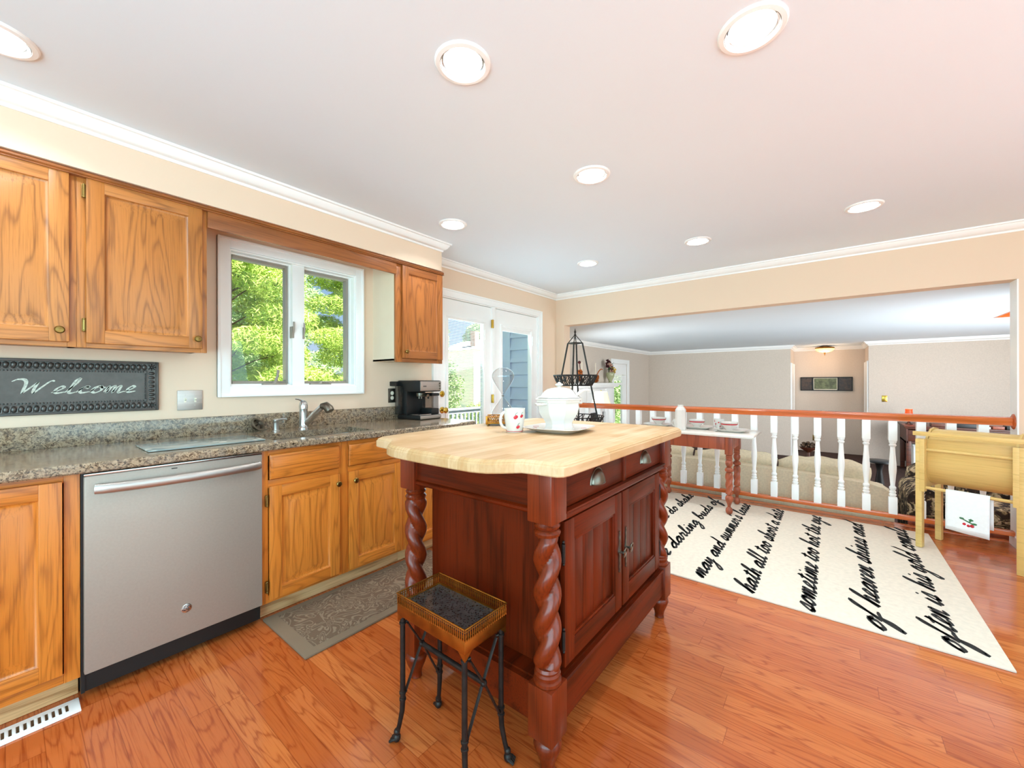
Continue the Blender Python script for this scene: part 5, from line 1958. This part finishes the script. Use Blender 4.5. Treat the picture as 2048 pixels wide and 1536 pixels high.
# ------------------------------------------------------------------ recessed ceiling lights
LAB = ['recessed ceiling light above the near end of the island, at the picture top', 'large recessed ceiling light nearest the camera at the upper right',
       'recessed ceiling light in the middle of the ceiling above the island', 'recessed ceiling light close to the soffit corner over the coffee maker',
       'recessed ceiling light farthest right, near the header crown', 'recessed ceiling light in the middle of the row by the header',
       'recessed ceiling light farthest from the camera, toward the deck door corner', 'recessed ceiling light cut off by the left picture edge above the cabinets']
rc = None
for i, (x, y) in enumerate(LIGHTS):
    if rc is None:
        rc = thing('recessed_light', (0, 0, 0), LAB[i], 'ceiling light', 'recessed kitchen lights')
        M().lathe([(.078, .0), (.082, -.010), (.096, -.008), (.101, -.002), (.101, .0)], (0, 0, 0), 40, caps=(0, 0)).build('trim_ring', 'trim', rc)
        pr = []
        for k in range(9):
            t_ = k / 8
            r = .079 - .017 * t_
            z = -.008 + .075 * t_
            pr += [(r, z), (r - .0008, z + .006)]
        vs, fs = [], []
        for r, z in pr:
            for j in range(40):
                vs.append((r * cos(2 * pi * j / 40), r * sin(2 * pi * j / 40), z))
        for a in range(len(pr) - 1):
            for j in range(40):
                fs.append((a * 40 + j, a * 40 + (j + 1) % 40, (a + 1) * 40 + (j + 1) % 40, (a + 1) * 40 + j))
        m = M().add(vs, fs)
        m.lathe([(.0695, .004), (.069, .098)], (0, 0, 0), 30, caps=(0, 1))
        m.build('baffle', 'trim', rc)
        M().lathe([(0, .058), (.03, .059), (.05, .063), (.062, .071), (.062, .078), (0, .08)], (0, 0, 0), 30).build('lamp_face', 'bulb', rc)
        r_ = rc
    else:
        r_ = copy_tree(rc)
        r_['label'] = LAB[i]
    place(r_, (x, y, CZ))
    l = bpy.data.lights.new('recessed_lamp', 'AREA')
    l.shape = 'DISK'
    l.size = .11
    l.energy = 4.6
    l.color = (.84, .95, 1.0)
    lo = bpy.data.objects.new('recessed_lamp', l)
    COL.objects.link(lo)
    lo.parent = r_
    lo.location = (0, 0, .050)

# ------------------------------------------------------------------ sunken family room
sf = thing('sofa', (-1.0, 5.35, FZ), 'oatmeal fabric sofa seen from behind below the railing', 'sofa')
sx0, sx1, sy0_, sy1_ = -2.35, .445, 4.93, 5.85
m = M()
m.box(sx0 + .2, sx1 - .2, sy0_ + .2, sy1_, FZ + .02, FZ + .42, .04)
m.build('base', 'sofa', sf)
m = M()
pr = [(sx0, FZ + .02), (sx1, FZ + .02), (sx1, .10), (sx1 - .012, .175), (sx1 - .04, .225), (sx1 - .10, .255), (sx0 + .10, .30), (sx0 + .03, .25), (sx0, .2)]
m.prism([(sx0, FZ + .02), (sx1, FZ + .02), (sx1, .16), (sx1 - .02, .215), (sx1 - .07, .25), (sx1 - .16, .275), (sx1 - .5, .300), (-.45, .315), (-1.2, .335), (sx0 + .2, .335), (sx0 + .05, .29), (sx0, .2)], sy0_, sy0_ + .19, 'xz')
m.build('back', 'sofa', sf)
for xx in (sx0, sx1 - .22):
    m = M().box(xx, xx + .22, sy0_ + .19, sy1_, FZ + .02, .14, .06)
    m.build('arm', 'sofa', sf)
cw = [(-2.15, -1.31), (-1.30, -.46), (-.45, .30)]
for i, (a, b) in enumerate(cw):
    q = random.Random(i)
    m = M()
    vs, fs = [], []
    nx, nz = 22, 10
    for side in (0, 1):
        for iz in range(nz + 1):
            v = iz / nz
            for ix in range(nx + 1):
                u = ix / nx
                ex_ = (abs(2 * u - 1)) ** 5
                ez_ = (abs(2 * v - 1)) ** 3
                puff = sqrt(max(0, (1 - ex_) * (1 - ez_)))
                wr = .012 * sin(u * 21 + i * 2) * (v ** 2) * q.uniform(.8, 1.2)
                x = a + (b - a) * (u + .012 * sin(v * 7 + i))
                z = .10 + .335 * v - .045 * ex_ * v - .012 * sin(u * 5 + i) * v + wr * .5
                y = sy0_ + .27 + (-1 if side == 0 else 1) * (.105 * puff + .005) + wr
                vs.append((x, y, z))
    n1 = (nx + 1) * (nz + 1)
    for s in (0, 1):
        for iz in range(nz):
            for ix in range(nx):
                k0 = s * n1 + iz * (nx + 1) + ix
                fs.append((k0, k0 + 1, k0 + nx + 2, k0 + nx + 1))
    m.add(vs, fs)
    m.build('back_cushion', 'sofa', sf, angle=80)
for i in range(3):
    a = sx0 + .22 + i * (sx1 - sx0 - .44) / 3
    M().box(a + .005, a + (sx1 - sx0 - .44) / 3 - .005, sy0_ + .2, sy1_ + .02, FZ + .42, FZ + .55, .05).build('seat_cushion', 'sofa', sf)

# armchair in dark floral fabric
ac = thing('armchair', (1.0, 5.4, FZ), 'dark floral upholstered armchair right of the sofa behind the railing', 'armchair')
m = M().box(.62, 1.40, 4.95, 5.55, FZ + .02, FZ + .40, .05)
m.build('base', 'floral', ac)
m = M()
pr = [(.53, FZ + .02)]
for i in range(13):
    a = pi - pi * i / 12
    pr.append((.64 + .11 * cos(a), .17 + .11 * sin(a)))
pr.append((.75, FZ + .02))
m.prism(pr, 4.97, 5.62, 'xz')
m.lathe([(.112, 0), (.112, .02)], (.64, 4.955, .17), 24, axis='y')
m.build('arm', 'floral', ac)
m = M().prism([(1.30 + (x - .53), z) for x, z in pr], 4.97, 5.62, 'xz')
m.build('arm', 'floral', ac)
m = M()
bk = []
for i in range(13):
    a = pi - pi * i / 12
    bk.append((1.02 + .42 * cos(a), .30 + .16 * sin(a)))
m.prism([(.60, FZ + .1)] + bk + [(1.44, FZ + .1)], 5.55, 5.76, 'xz')
m.build('back', 'floral', ac)
M().box(.76, 1.29, 4.98, 5.5, FZ + .40, FZ + .54, .05).build('seat_cushion', 'floral', ac)
m = M()
q = random.Random(4)
for i in range(90):
    x = .535 + i * .0097
    m.box(x, x + .006, 4.937, 4.944, -.075 + q.uniform(-.004, .004), -.035)
m.box(.53, 1.41, 4.936, 4.95, -.04, -.005, .004)
m.build('fringe', 'table_wood', ac)

# writing desk with lamp against the far wall
dk = thing('writing_desk', (1.75, 9.95, FZ), 'dark wood writing desk with drawers against the far family room wall', 'desk')
kx0, kx1, ky0, ky1, kt = 1.0, 2.62, 9.45, 10.28, .475
m = M().box(kx0 - .03, kx1 + .03, ky0 - .03, ky1, kt - .03, kt, .008)
m.box(kx0 - .012, kx1 + .012, ky0 - .012, ky1, kt - .06, kt - .03, .01)
m.build('desk_top', 'dark_wood', dk)
m = M()
m.box(kx0, kx1, ky1 - .02, ky1, FZ + .12, kt - .06)
m.box(kx0, kx0 + .02, ky0, ky1, kt - .30, kt - .06)
m.box(kx1 - .02, kx1, ky0, ky1, kt - .30, kt - .06)
m.box(kx0, kx1, ky0 + .02, ky1, kt - .30, kt - .27)
m.build('carcass', 'dark_wood', dk, smooth=False)
for a, b in ((kx0 + .02, kx0 + .50), (kx0 + .52, kx1 - .52), (kx1 - .50, kx1 - .02)):
    d_ = M().box(a, b, ky0 - .005, ky0 + .018, kt - .265, kt - .075, .005).build('drawer', 'dark_wood', dk)
    m = M()
    for xx in ((a + b) / 2 - .05, (a + b) / 2 + .05):
        m.ball((xx, ky0 - .014, kt - .165), .012, 10, 8)
    m.build('knob', 'brass', d_)
for xx in (kx0 + .03, kx1 - .03):
    for yy in (ky0 + .03, ky1 - .04):
        M().box(xx - .03, xx + .03, yy - .03, yy + .03, FZ, kt - .26, .006).build('leg', 'dark_wood', dk)
rl_ = thing('table_lamp', (1.045, 9.70, kt), 'small glowing red shaded lamp on the dark desk beyond the handrail', 'lamp', None)
lx, ly = 1.06, 9.72
m = M().lathe([(.05, 0), (.052, .008), (.030, .02), (.014, .05), (.022, .08), (.012, .12), (.008, .16)], (lx, ly, kt), 16)
m.build('base', 'iron', rl_)
m = M().lathe([(.062, .13), (.058, .16), (.049, .20), (.046, .245), (.050, .262)], (lx, ly, kt), 20, caps=(0, 0))
sh = m.build('lamp_shade', 'shade_red', rl_)
l = bpy.data.lights.new('red_lamp_bulb', 'POINT')
l.energy = 3.0
l.color = (1.0, .62, .42)
l.shadow_soft_size = .02
lo = bpy.data.objects.new('red_lamp_bulb', l)
COL.objects.link(lo)
lo.parent = rl_
lo.location = (lx - rl_.location.x, ly - rl_.location.y, .23)
# small things on and under the desk
q = random.Random(8)
cols = ['dark_wood', 'black', 'marble_white', 'table_wood', 'black', 'house_white']
xb = 1.30
tint = ['black', 'brown', 'white', 'reddish', 'dark', 'pale']
for i in range(6):
    w_ = [.26, .24, .10, .12, .22, .10][i]
    hh = [.05, .06, .03, .045, .055, .03][i]
    b_ = M().box(xb, xb + w_, 9.47, 9.66, kt + .001, kt + hh, .004).build('book', cols[i])
    tag(b_, ['dark brown book lying leftmost on the writing desk', 'black book second along the writing desk', 'small white notebook third along the writing desk', 'small reddish brown book fourth along the writing desk', 'black book fifth along the writing desk', 'thin pale booklet rightmost on the writing desk'][i], 'book', 'books lying on the writing desk')
    xb += w_ + .02
wb = M().box(1.12, 1.42, 9.85, 10.1, -.02, .09, .006)
bx_ = thing('storage_box', (1.27, 9.9, FZ), 'white storage box under the writing desk', 'box')
M().box(1.12, 1.40, 9.75, 10.05, FZ, .10, .006).build('carton', 'house_white', bx_)
M().box(1.11, 1.41, 9.74, 10.06, .10, .13, .004).build('lid', 'house_white', bx_)

# little dark pedestal table past the sofa
pt = thing('pedestal_table', (.42, 6.6, FZ), 'small dark pedestal side table beyond the right end of the sofa', 'side table')
px_, py_ = .46, 6.55
M().lathe([(.125, .60), (.135, .607), (.135, .622), (.125, .628)], (px_, py_, FZ), 28).build('top', 'black', pt)
M().lathe([(.05, .05), (.03, .08), (.025, .2), (.045, .35), (.025, .5), (.04, .58), (.06, .60)], (px_, py_, FZ), 16).build('column', 'black', pt)
for k in range(3):
    a = 2 * pi * k / 3 + .3
    M().tube([(px_ + .03 * cos(a), py_ + .03 * sin(a), FZ + .10), (px_ + .12 * cos(a), py_ + .12 * sin(a), FZ + .05), (px_ + .20 * cos(a), py_ + .20 * sin(a), FZ + .016)], [.02, .016, .014], 8).build('leg', 'black', pt)

# cream shaded lamp on an end table
et = thing('end_table', (-2.95, 6.05, FZ), 'dark wood end table under the cream shaded lamp', 'side table')
M().box(-3.22, -2.72, 5.80, 6.28, FZ + .545, FZ + .575, .006).build('top', 'dark_wood', et)
for xx in (-3.19, -2.75):
    for yy in (5.83, 6.25):
        M().box(xx - .022, xx + .022, yy - .022, yy + .022, FZ, FZ + .546, .004).build('leg', 'dark_wood', et)
M().box(-3.19, -2.75, 5.83, 6.25, FZ + .46, FZ + .545).build('apron', 'dark_wood', et)
lp = thing('table_lamp', (-2.93, 6.0, FZ + .576), 'cream pleated shade table lamp below the mantel shelf', 'lamp', None)
lx, ly, lz = -2.915, 6.0, FZ + .576
M().lathe([(.075, 0), (.078, .012), (.05, .03), (.03, .06), (.065, .16), (.07, .22), (.045, .32), (.02, .38), (.012, .44), (.010, .62)], (lx, ly, lz), 20).build('base', 'brass', lp)
m = M()
vs, fs = [], []
for i in range(24):
    a = 2 * pi * i / 24
    for r, z in ((.165, .838), (.128, .935), (.098, 1.062)):
        k_ = 1 + .02 * cos(8 * a)
        vs.append((lx + r * k_ * cos(a), ly + r * k_ * sin(a), z))
for i in range(24):
    for j in range(2):
        fs.append((i * 3 + j, ((i + 1) % 24) * 3 + j, ((i + 1) % 24) * 3 + j + 1, i * 3 + j + 1))
m.add(vs, fs)
sh = m.build('lamp_shade', 'shade_cream', lp, angle=60)
m = M()
for i in range(8):
    a = 2 * pi * i / 8
    m.tube([(lx + .168 * cos(a), ly + .168 * sin(a), .838), (lx + .131 * cos(a), ly + .131 * sin(a), .935), (lx + .1005 * cos(a), ly + .1005 * sin(a), 1.062)], .003, 5)
m.build('shade_rib', 'cream', sh)
M().lathe([(.004, 1.055), (.004, 1.066), (.010, 1.072), (.010, 1.08), (.003, 1.09), (0, 1.092)], (lx, ly, 0), 10).build('finial', 'brass', lp)
l = bpy.data.lights.new('cream_lamp_bulb', 'POINT')
l.energy = 4.0
l.color = (1.0, .84, .62)
l.shadow_soft_size = .03
lo = bpy.data.objects.new('cream_lamp_bulb', l)
COL.objects.link(lo)
lo.parent = lp
lo.location = (lx + 2.93, 0, .98 - lz)

# fireplace
fp = thing('fireplace', (FX + .15, 7.2, FZ), 'white panelled fireplace mantel on the family room left wall', 'fireplace')
ml0, ml1 = 6.30, 8.07
M().box(FX, FX + .26, ml0, ml1, 1.155, 1.200, .008).build('mantel_shelf', 'trim', fp)
m = M().sweep([(0, 0), (.10, 0), (.12, .03), (.17, .05), (.19, .075), (0, .075)], [(FX + .02, ml1 - .12, 1.08), (FX + .02, ml0 + .12, 1.08)][::-1])
m.box(FX, FX + .21, ml0 + .06, ml1 - .06, 1.115, 1.155, .006)
m.build('mantel_moulding', 'trim', fp)
m = M()
m.box(FX, FX + .12, ml0 + .16, ml0 + .46, FZ, 1.10, .004)
m.box(FX, FX + .12, ml1 - .46, ml1 - .16, FZ, 1.10, .004)
m.box(FX, FX + .10, ml0 + .46, ml1 - .46, .62, 1.10, .004)
frame_yz(m, FX + .10, FX + .115, ml0 + .5, ml1 - .5, .70, 1.04, .04, .004)
m.build('surround', 'trim', fp)
m = M()
m.box(FX + .001, FX + .05, ml0 + .46, ml1 - .46, FZ, .62)
m.build('firebox', 'black', fp)
MZ = 1.2005
va = thing('flower_vase', (-3.56, 7.76, MZ), 'pale green glass vase of dried burgundy and gold flowers on the mantel', 'vase')
vx, vy = -3.565, 7.765
MT['vase'] = plain('pale_green_glass', 'A8A882', 0.15, var=0.08, coat=0.4)
M().lathe([(0, .004), (.045, 0), (.048, .006), (.030, .02), (.042, .05), (.080, .13), (.088, .18), (.080, .215), (.072, .215), (.078, .17), (0, .05)], (vx, vy, MZ), 22).build('vessel', 'vase', va)
MT['burgundy'] = plain('dried_burgundy', '4A1418', 0.9, var=0.4, nscale=50)
MT['gold_flower'] = plain('dried_gold', 'D9B24A', 0.9, var=0.25, nscale=50)
MT['blush'] = plain('dried_blush', 'D9AE98', 0.9, var=0.2, nscale=50)
MT['rust'] = plain('dried_rust', 'A85A22', 0.9, var=0.35, nscale=50)
q = random.Random(3)
def blossom_cloud(cs, mat, nm, parent, n=26, s=.024):
    m = M()
    for (cx_, cy_, cz_, r) in cs:
        for _ in range(n):
            d = Vector((q.gauss(0, 1), q.gauss(0, 1), q.gauss(0, 1))).normalized() * r * q.uniform(.3, 1)
            p = Vector((cx_, cy_, cz_)) + d
            u = Vector((q.gauss(0, 1), q.gauss(0, 1), q.gauss(0, 1))).normalized()
            w = u.cross(d.normalized() if d.length > 0 else Vector((0, 0, 1)))
            w = w.normalized() if w.length > 1e-3 else Vector((1, 0, 0))
            v = u.cross(w).normalized()
            m.add([tuple(p - w * s - v * s * .5), tuple(p + w * s - v * s * .6 + u * s * .3), tuple(p + w * s * .7 + v * s), tuple(p - w * s * .6 + v * s * .8 + u * s * .4)], [(0, 1, 2, 3)])
    return m.build(nm, mat, parent, smooth=False)
blossom_cloud([(vx, vy - .12, MZ + .40, .06), (vx, vy - .02, MZ + .36, .06), (vx + .01, vy - .02, MZ + .27, .06), (vx, vy - .13, MZ + .34, .045), (vx, vy - .07, MZ + .43, .05)], 'burgundy', 'dark_bloom', va)
blossom_cloud([(vx + .03, vy + .06, MZ + .27, .06), (vx + .02, vy + .09, MZ + .23, .06)], 'gold_flower', 'gold_bloom', va)
blossom_cloud([(vx + .04, vy - .07, MZ + .36, .04), (vx + .03, vy - .03, MZ + .23, .04), (vx + .03, vy - .12, MZ + .38, .035)], 'blush', 'blush_bloom', va)
m = M()
for a in range(9):
    m.tube([(vx, vy, MZ + .10), (vx + q.uniform(-.04, .04), vy + q.uniform(-.10, .06), MZ + .28), (vx + q.uniform(-.05, .05), vy + q.uniform(-.17, .10), MZ + q.uniform(.33, .45))], .004, 5)
m.build('stem_set', 'green', va)
def candle(y, zt, label):
    c = thing('candle', (-3.60, y, MZ), label, 'candle', 'mantel candles')
    M().lathe([(.0, 0), (.042, 0), (.042, .01), (.014, .02), (.012, .07), (.020, .085), (.020, .09), (0, .092)], (-3.60, y, MZ), 16).build('candlestick', 'brass', c)
    M().lathe([(.0115, 0), (.010, zt - MZ - .09), (.002, zt - MZ - .088), (0, zt - MZ - .08)], (-3.60, y, MZ + .09), 12).build('taper', 'candle', c)
    return c
candle(7.166, 1.585, 'cream taper candle on the mantel beside the flower vase')
candle(6.62, 1.585, 'cream taper candle on the mantel seen through the wire stand')
go = thing('dried_gourd', (-3.52, 7.02, MZ), 'rust coloured dried gourd with curved stem on the mantel', 'gourd')
blossom_cloud([(-3.52, 7.03, MZ + .06, .055), (-3.52, 7.06, MZ + .12, .04)], 'rust', 'body', go, 60)
M().tube([(-3.52, 7.06, MZ + .14), (-3.52, 7.14, MZ + .22), (-3.52, 7.24, MZ + .27), (-3.52, 7.31, MZ + .265)], .010, 8).build('stem', 'rust', go)
go = thing('dried_flower_stalk', (-3.52, 6.28, MZ), 'brown dried flower stalk on the mantel left of the candles', 'dried flower')
blossom_cloud([(-3.53, 6.42, MZ + .13, .06), (-3.53, 6.42, MZ + .20, .05), (-3.53, 6.43, MZ + .06, .06)], 'rust', 'seed_head', go, 40)
m = M().tube([(-3.53, 6.42, MZ + .0), (-3.53, 6.43, MZ + .25), (-3.53, 6.40, MZ + .36)], .006, 6)
m.ball((-3.53, 6.40, MZ + .37), .028, 10, 8)
m.build('stalk', 'burgundy', go)

# hall recess: flush light and three-part picture
fl = thing('flush_ceiling_light', (-.10, 11.02, FC - .14), 'glowing crystal bowl ceiling light with brass rim in the far hall', 'ceiling light')
fx_, fy_ = -.10, 11.0
M().lathe([(.10, -.02), (.165, -.035), (.172, -.05), (.165, -.062), (.06, -.0), (.06, 0)], (fx_, fy_, FC), 28).build('rim', 'bronze_gold', fl)
m = M()
vs, fs = [], []
for i in range(9):
    t_ = i / 8
    r = .16 * cos(t_ * pi / 2 * .95)
    z = FC - .06 - .085 * sin(t_ * pi / 2)
    for j in range(36):
        k_ = 1 + .03 * cos(18 * 2 * pi * j / 36)
        vs.append((fx_ + r * k_ * cos(2 * pi * j / 36), fy_ + r * k_ * sin(2 * pi * j / 36), z))
for i in range(8):
    for j in range(36):
        fs.append((i * 36 + j, i * 36 + (j + 1) % 36, (i + 1) * 36 + (j + 1) % 36, (i + 1) * 36 + j))
m.add(vs, fs)
m.build('glass_bowl', 'crystal', fl)
M().lathe([(.0, -.215), (.006, -.21), (.004, -.195), (.012, -.18), (.012, -.165), (.02, -.15), (.022, -.14)], (fx_, fy_, FC), 12).build('finial', 'bronze_gold', fl)
l = bpy.data.lights.new('hall_bulb', 'POINT')
l.energy = 5.0
l.color = (1.0, .68, .42)
l.shadow_soft_size = .05
lo = bpy.data.objects.new('hall_bulb', l)
COL.objects.link(lo)
lo.parent = fl
lo.location = (0, -.10, -.14)
pc = thing('picture', (-.08, 11.39, 1.015), 'long narrow dark framed three part picture on the far hall wall', 'picture')
a_, b_, c_, d_ = -.545, .375, 1.012, 1.318
m = M()
for q0, q1, r0, r1 in ((a_, b_, c_, c_ + .018), (a_, b_, d_ - .018, d_), (a_, a_ + .018, c_, d_), (b_ - .018, b_, c_, d_), (a_ + .215, a_ + .235, c_, d_), (b_ - .255, b_ - .235, c_, d_)):
    m.box(q0, q1, 11.368, 11.392, r0, r1, .003)
m.build('frame', 'black', pc)
MT['art1'] = speck('dark_landscape', '4A3426', '7A6048', 60.0, .4, .12, '2A201A')
MT['art2'] = speck('green_field', '6E7650', '8E9070', 60.0, .4, .10, '4A5034')
M().box(a_ + .01, a_ + .22, 11.384, 11.394, c_ + .01, d_ - .01).build('side_panel', 'art1', pc)
M().box(b_ - .24, b_ - .01, 11.384, 11.394, c_ + .01, d_ - .01).build('side_panel', 'art1', pc)
M().box(a_ + .225, b_ - .245, 11.384, 11.394, c_ + .01, d_ - .01).build('centre_panel', 'art2', pc)
m = M()
for q0, q1, r0, r1 in ((a_ + .24, b_ - .26, c_ + .02, c_ + .036), (a_ + .24, b_ - .26, d_ - .03, d_ - .02), (a_ + .24, a_ + .25, c_ + .02, d_ - .02), (b_ - .27, b_ - .26, c_ + .02, d_ - .02)):
    m.box(q0, q1, 11.378, 11.386, r0, r1, .001)
m.build('inner_mat', 'ivory', pc)
s2 = thing('light_switch_plate', (.80, FY - .003, .89), 'brass light switch plate on the far family room wall', 'light switch')
M().box(.762, .840, FY - .006, FY, .83, .95, .003).build('plate', 'brass_bright', s2)
M().tube([(.801, FY - .005, .89), (.801, FY - .022, .90)], .006, 8).build('toggle', 'ivory', s2)
outlet('power_outlet', -.255, FY, .06, 'brass power outlet low on the far family room wall', 'brass', 'y', .08, .12)
bw = thing('decor_basket', (-.35, 8.1, FZ), 'small round brown dried arrangement on a stand behind the sofa cushions', 'basket')
M().lathe([(.10, 0), (.03, .04), (.025, .5), (.10, .56), (.12, .58), (0, .58)], (-.27, 7.6, FZ), 16).build('stand', 'dark_wood', bw)
blossom_cloud([(-.27, 7.6, .25, .06), (-.22, 7.6, .24, .05), (-.32, 7.6, .24, .05)], 'bark', 'dried_arrangement', bw, 60, .02)

l = bpy.data.lights.new('stairwell_fill', 'POINT')  # unseen fill lamp added to brighten the stairwell lining
l.energy = 7.0
l.color = (1.0, .82, .62)
l.shadow_soft_size = .08
lo = bpy.data.objects.new('stairwell_fill', l)
COL.objects.link(lo)
lo.location = (2.4, 6.2, FC + .7)

# ------------------------------------------------------------------ outdoors
struct('ground', M().box(-90, -2.99, -40, 70, -1.5, -1.3), 'grass')
m2 = M()
for k in range(24):
    z = -1.3 + k * .175
    x0s, x1s = -3.62, WX - .152
    m2.add([(x0s, 4.520, z), (x1s, 4.520, z), (x1s, 4.556, z + .163), (x0s, 4.556, z + .163), (x0s, 4.590, z + .163), (x1s, 4.590, z + .163), (x1s, 4.590, z), (x0s, 4.590, z)], [(0, 1, 2, 3), (3, 2, 5, 4), (0, 7, 6, 1), (0, 3, 4, 7), (1, 6, 5, 2), (7, 4, 5, 6)])
m2.box(-3.71, -3.62, 4.520, 4.610, -1.3, 2.9)
m2.box(-3.85, -3.62, 4.590, 4.610, -1.3, 2.9)
m2.box(-3.62, WX - .152, 4.565, 4.600, -1.3, 2.9)
struct('wall_outside_siding', m2, 'siding')
m = M()
for k in range(24):
    m.box(-6.6 + k * .15, -6.6 + k * .15 + .143, -.5, 4.34, -.20, -.165)
struct('floor_deck', m, 'deck_blue')
dr_ = thing('deck_railing', (-6.5, 5.2, -.17), 'blue grey painted deck railing seen through the deck doors', 'railing')
m = M().box(-6.58, -6.44, 2.0, 7.6, .60, .64, .004)
m.box(-6.53, -6.49, 2.0, 7.6, .52, .60)
m.box(-6.53, -6.49, 2.0, 7.6, -.08, -.02)
m.build('top_rail', 'deck_blue', dr_, smooth=False)
bb = M().box(-6.53, -6.49, 2.05, 2.09, -.02, .52).build('baluster', 'deck_blue', dr_, smooth=False)
for i in range(1, 44):
    c = bb.copy()
    COL.objects.link(c)
    c.parent = dr_
    c.location = (0, .126 * i, 0)
for i, yy in enumerate((2.0, 3.86, 5.72, 7.55)):
    M().box(-6.56, -6.46, yy, yy + .10, -1.3, .60).build('post', 'deck_blue', dr_, smooth=False)


def tree(name, label, cat, loc, h, pads, trunk_r, mat, leaf, nl, seed, group=None, spread=1.0, thin=.45):
    t = thing(name, loc, label, cat, group)
    q = random.Random(seed)
    bx, by, bz = loc
    m = M().tube([(bx, by, bz), (bx + .05, by, bz + h * .4), (bx, by + .05, bz + h * .95)], [trunk_r, trunk_r * .75, trunk_r * .2], 8)
    b_ = M()
    vs, fs = [], []
    for (px, py, pz, rx, ry, rz) in pads:
        m.tube([(bx, by, bz + max(.3, pz - .5)), ((bx + bx + px) / 2, by + py / 2, bz + pz - .15), (bx + px * .9, by + py * .9, bz + pz)], [trunk_r * .32, trunk_r * .2, trunk_r * .08], 5)
        n = int(nl * rx * ry / spread)
        for _ in range(n):
            while True:
                x, y, z = q.uniform(-1, 1), q.uniform(-1, 1), q.uniform(-1, 1)
                rr = x * x + y * y + z * z
                if .12 < rr < 1:
                    break
            p = Vector((bx + px + x * rx, by + py + y * ry, bz + pz + z * rz))
            u = Vector((q.gauss(0, 1), q.gauss(0, 1), q.gauss(0, .7))).normalized()
            w = Vector((q.gauss(0, 1), q.gauss(0, 1), q.gauss(0, 1)))
            w = (w - u * w.dot(u)).normalized()
            s = leaf * q.uniform(.6, 1.3)
            i0 = len(vs)
            vs += [tuple(p - u * s), tuple(p + w * s * thin), tuple(p + u * s), tuple(p - w * s * thin)]
            fs.append((i0, i0 + 1, i0 + 2, i0 + 3))
    m.build('trunk', 'bark', t)
    b_.add(vs, fs)
    b_.build('foliage', mat, t, smooth=False)
    return t


def pads(seed, n, rmax, z0, z1, rx, rz):
    q = random.Random(seed)
    out = []
    for i in range(n):
        f = i / max(1, n - 1)
        a = i * 2.399 + q.uniform(-.4, .4)
        d = rmax * q.uniform(.35, 1.0) * (1 - .55 * f)
        out.append((d * cos(a), d * sin(a), z0 + (z1 - z0) * f + q.uniform(-.2, .2), rx * q.uniform(.75, 1.25), rx * q.uniform(.75, 1.25), rz * q.uniform(.8, 1.2)))
    return out


tree('pine_tree', 'bright green pine tree filling the left sash of the sink window', 'tree', (-9.3, 2.6, -1.3), 8.5, pads(5, 56, 1.7, .8, 7.4, .60, .30), .06, 'pine', .075, 5200, 21, thin=.13)
tree('pine_tree', 'bright green pine tree with sky gaps in the right sash of the sink window', 'tree', (-10.6, 6.4, -1.3), 8.5, pads(9, 44, 1.6, .9, 7.6, .62, .30), .07, 'pine', .08, 4600, 33, thin=.13)
tree('pine_tree', 'darker pine tree standing behind the two pines at the sink window', 'tree', (-17.5, 6.0, -1.3), 11.0, pads(17, 40, 3.0, .8, 9.4, 1.2, .6), .16, 'leaf', .12, 1300, 35, thin=.2)
tree('garden_tree', 'slim leafy tree at the left edge of the blind covered deck door', 'tree', (-16.5, 14.3, -1.3), 6.6, pads(3, 20, .55, 1.6, 5.4, .55, .5), .10, 'leaf', .07, 2200, 5)
tree('garden_tree', 'leafy tree rising above the roof of the far white house', 'tree', (-36.5, 38.5, -1.3), 11.0, pads(6, 20, 1.9, 6.0, 9.6, 1.1, .8), .2, 'leaf', .17, 620, 6)
tree('garden_bush', 'tall dark green shrub left of the far white house', 'bush', (-12.8, 11.6, -1.3), 3.2, pads(8, 16, .65, .5, 3.3, .5, .45), .06, 'leaf', .06, 2600, 7)
tree('garden_bush', 'low rounded pale shrub on the lawn just beyond the deck railing', 'bush', (-11.0, 11.9, -1.3), 1.4, pads(12, 12, .6, .4, 1.5, .5, .4), .05, 'pine', .06, 2200, 8)
tree('garden_tree', 'yellow green tree at the left edge of the siding door view', 'tree', (-34.0, 43.0, -1.3), 10.0, pads(14, 20, 1.3, 4.6, 9.6, .9, .7), .16, 'pine', .15, 700, 9)
tree('garden_tree', 'leafy tree outside the family room window by the fireplace', 'tree', (-9.5, 19.0, -1.3), 5.5, pads(15, 22, 1.7, .6, 4.6, .9, .6), .12, 'leaf', .08, 1500, 10)
hs = thing('neighbour_house', (-28.0, 31.0, -1.3), 'white neighbour house with brick chimney far beyond the deck', 'house')
M().box(-31, -26.5, 27.6, 34.0, -1.3, 4.4).build('wall', 'house_white', hs, smooth=False)
m = M().prism([(27.2, 4.3), (34.4, 4.3), (30.8, 5.6)], -31.4, -26.2, 'yz')
m.build('roof', 'roof', hs, smooth=False)
M().box(-27.6, -27.0, 28.3, 28.9, 4.2, 6.2).build('chimney', 'brick', hs, smooth=False)
for yy in (28.6, 30.2, 32.2):
    for zz in (.2, 2.4):
        w_ = M().box(-26.52, -26.44, yy, yy + .9, zz, zz + 1.3).build('window', 'trim', hs, smooth=False)
        M().box(-26.45, -26.42, yy + .08, yy + .82, zz + .08, zz + 1.22).build('pane', 'tin', w_, smooth=False)
